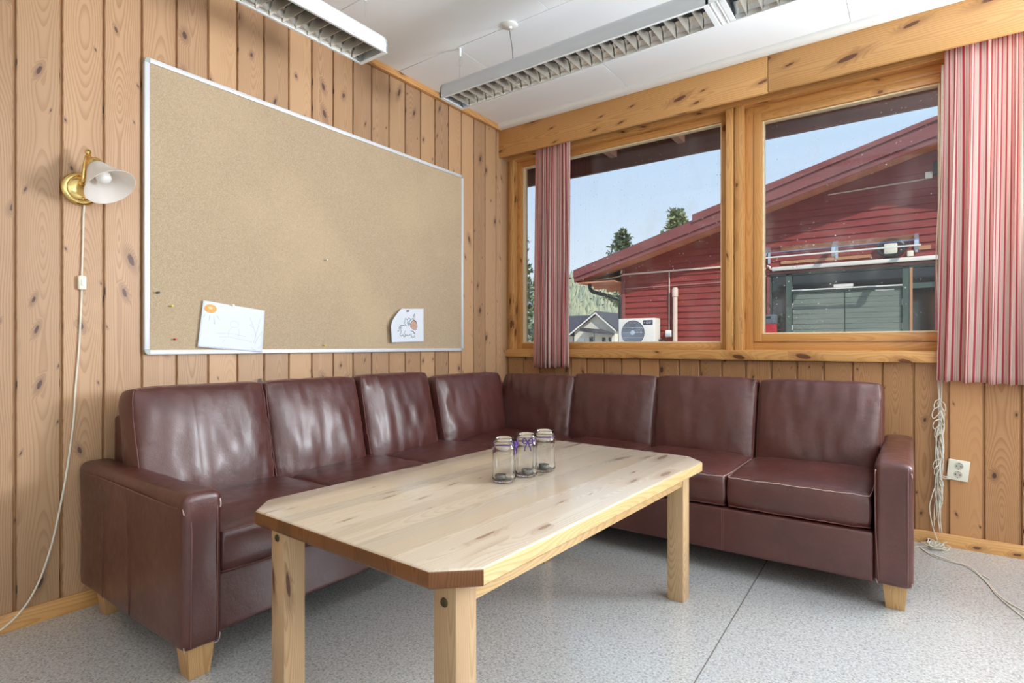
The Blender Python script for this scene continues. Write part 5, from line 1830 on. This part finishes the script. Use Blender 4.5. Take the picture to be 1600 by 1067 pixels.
def pine_tree(name, label, x, y, h, zbase, crown, seed, mat, dens=70, thin=1.0):
    r = random.Random(seed)
    t = thing(name, label, 'tree', (x, y, zbase), 0, None)
    b = MB().mat(M['bark'])
    b.tube([(0, 0, 0), (0.05, 0.0, h * 0.5), (0.0, 0.02, h * 0.98)], [h * 0.018, h * 0.012, h * 0.003], 8)
    obj('trunk', b, parent=t, world=False)
    b = MB().mat(mat)
    for i in range(dens):
        f = crown + (1 - crown) * (i / dens)
        z = h * f
        R = thin * h * 0.20 * (1 - (f - crown) / (1 - crown)) ** 0.75 * r.uniform(0.55, 1.1) + 0.02 * h
        a = i * 2.4 + r.uniform(-.4, .4)
        tip = Vector((R * math.cos(a), R * math.sin(a), z + R * r.uniform(-0.05, 0.45)))
        base_ = Vector((0, 0, z))
        nb = 6
        for k in range(nb):
            p = base_.lerp(tip, 0.3 + 0.7 * k / (nb - 1))
            for q in range(5):
                d = Vector((r.uniform(-1, 1), r.uniform(-1, 1), r.uniform(-0.3, 1))).normalized() * h * 0.030
                e2 = d.cross(Vector((r.random(), r.random(), r.random()))).normalized() * h * 0.007
                c = p + Vector((r.uniform(-1, 1), r.uniform(-1, 1), r.uniform(-1, 1))) * h * 0.012
                b.bm.faces.new([b.bm.verts.new(v) for v in (c - e2, c + d * 0.6 - e2, c + d, c + e2)])
    obj('foliage', b, parent=t, world=False, smooth=False)
    return t
pine_tree('pine_tree', 'small green pine top showing above the red roof near its left end', -9.12, 22.0, 6.9, GZ, 0.45, 3, M['needles'])
pine_tree('pine_tree', 'second pine top above the red roof, just left of the raised verge', -6.38, 22.0, 7.5, GZ, 0.45, 8, plain('pine_needles_olive', S(146, 154, 104), 0.8, mottle=0.3, scale=3))
pine_tree('pine_tree', 'tall pine seen in the gap left of the narrow curtain', -14.7, 21.0, 8.2, GZ, 0.15, 15, M['needles'], 120, 0.7)

# hillside with forest
def hz_(x, y):
    d = (y - 95) / 120.0
    return -2 + 28 * max(0.0, min(1.0, d)) ** 1.1 * (1.0 - 0.0022 * (x + 112)) + 2.0 * noise.noise(Vector((x * 0.03, y * 0.03, 1)))
b = MB().mat(M['hill'])
b.grid(lambda u, v: (-260 + 300 * u, 90 + 150 * v, hz_(-260 + 300 * u, 90 + 150 * v)), 50, 30)
struct(obj('hillside', b, angle=180), 'wooded hillside in the distance', 'hill')
b = MB().mat(M['forest'])
r = random.Random(77)
for i in range(1500):
    y = r.uniform(95, 225)
    px_ratio = r.uniform(-0.66, -0.42)
    x = 2.58 + px_ratio * (y + 3.5)
    z = hz_(x, y)
    h = r.uniform(5, 9)
    rad = h * r.uniform(0.16, 0.3)
    n = 7
    for lv in range(3):
        z0, z1 = z + h * (0.1 + 0.27 * lv), z + h * (0.48 + 0.26 * lv)
        rr_ = rad * (1 - 0.27 * lv)
        apex = b.bm.verts.new((x, y, z1))
        rg = [b.bm.verts.new((x + rr_ * r.uniform(0.7, 1.2) * math.cos(2 * PI * k / n), y + rr_ * r.uniform(0.7, 1.2) * math.sin(2 * PI * k / n), z0 + r.uniform(-.3, .3))) for k in range(n)]
        for k in range(n):
            b.bm.faces.new((rg[k], rg[(k + 1) % n], apex))
o = obj('forest', b, smooth=False)
tag(o, 'mixed forest covering the distant hillside', 'forest', kind='stuff')
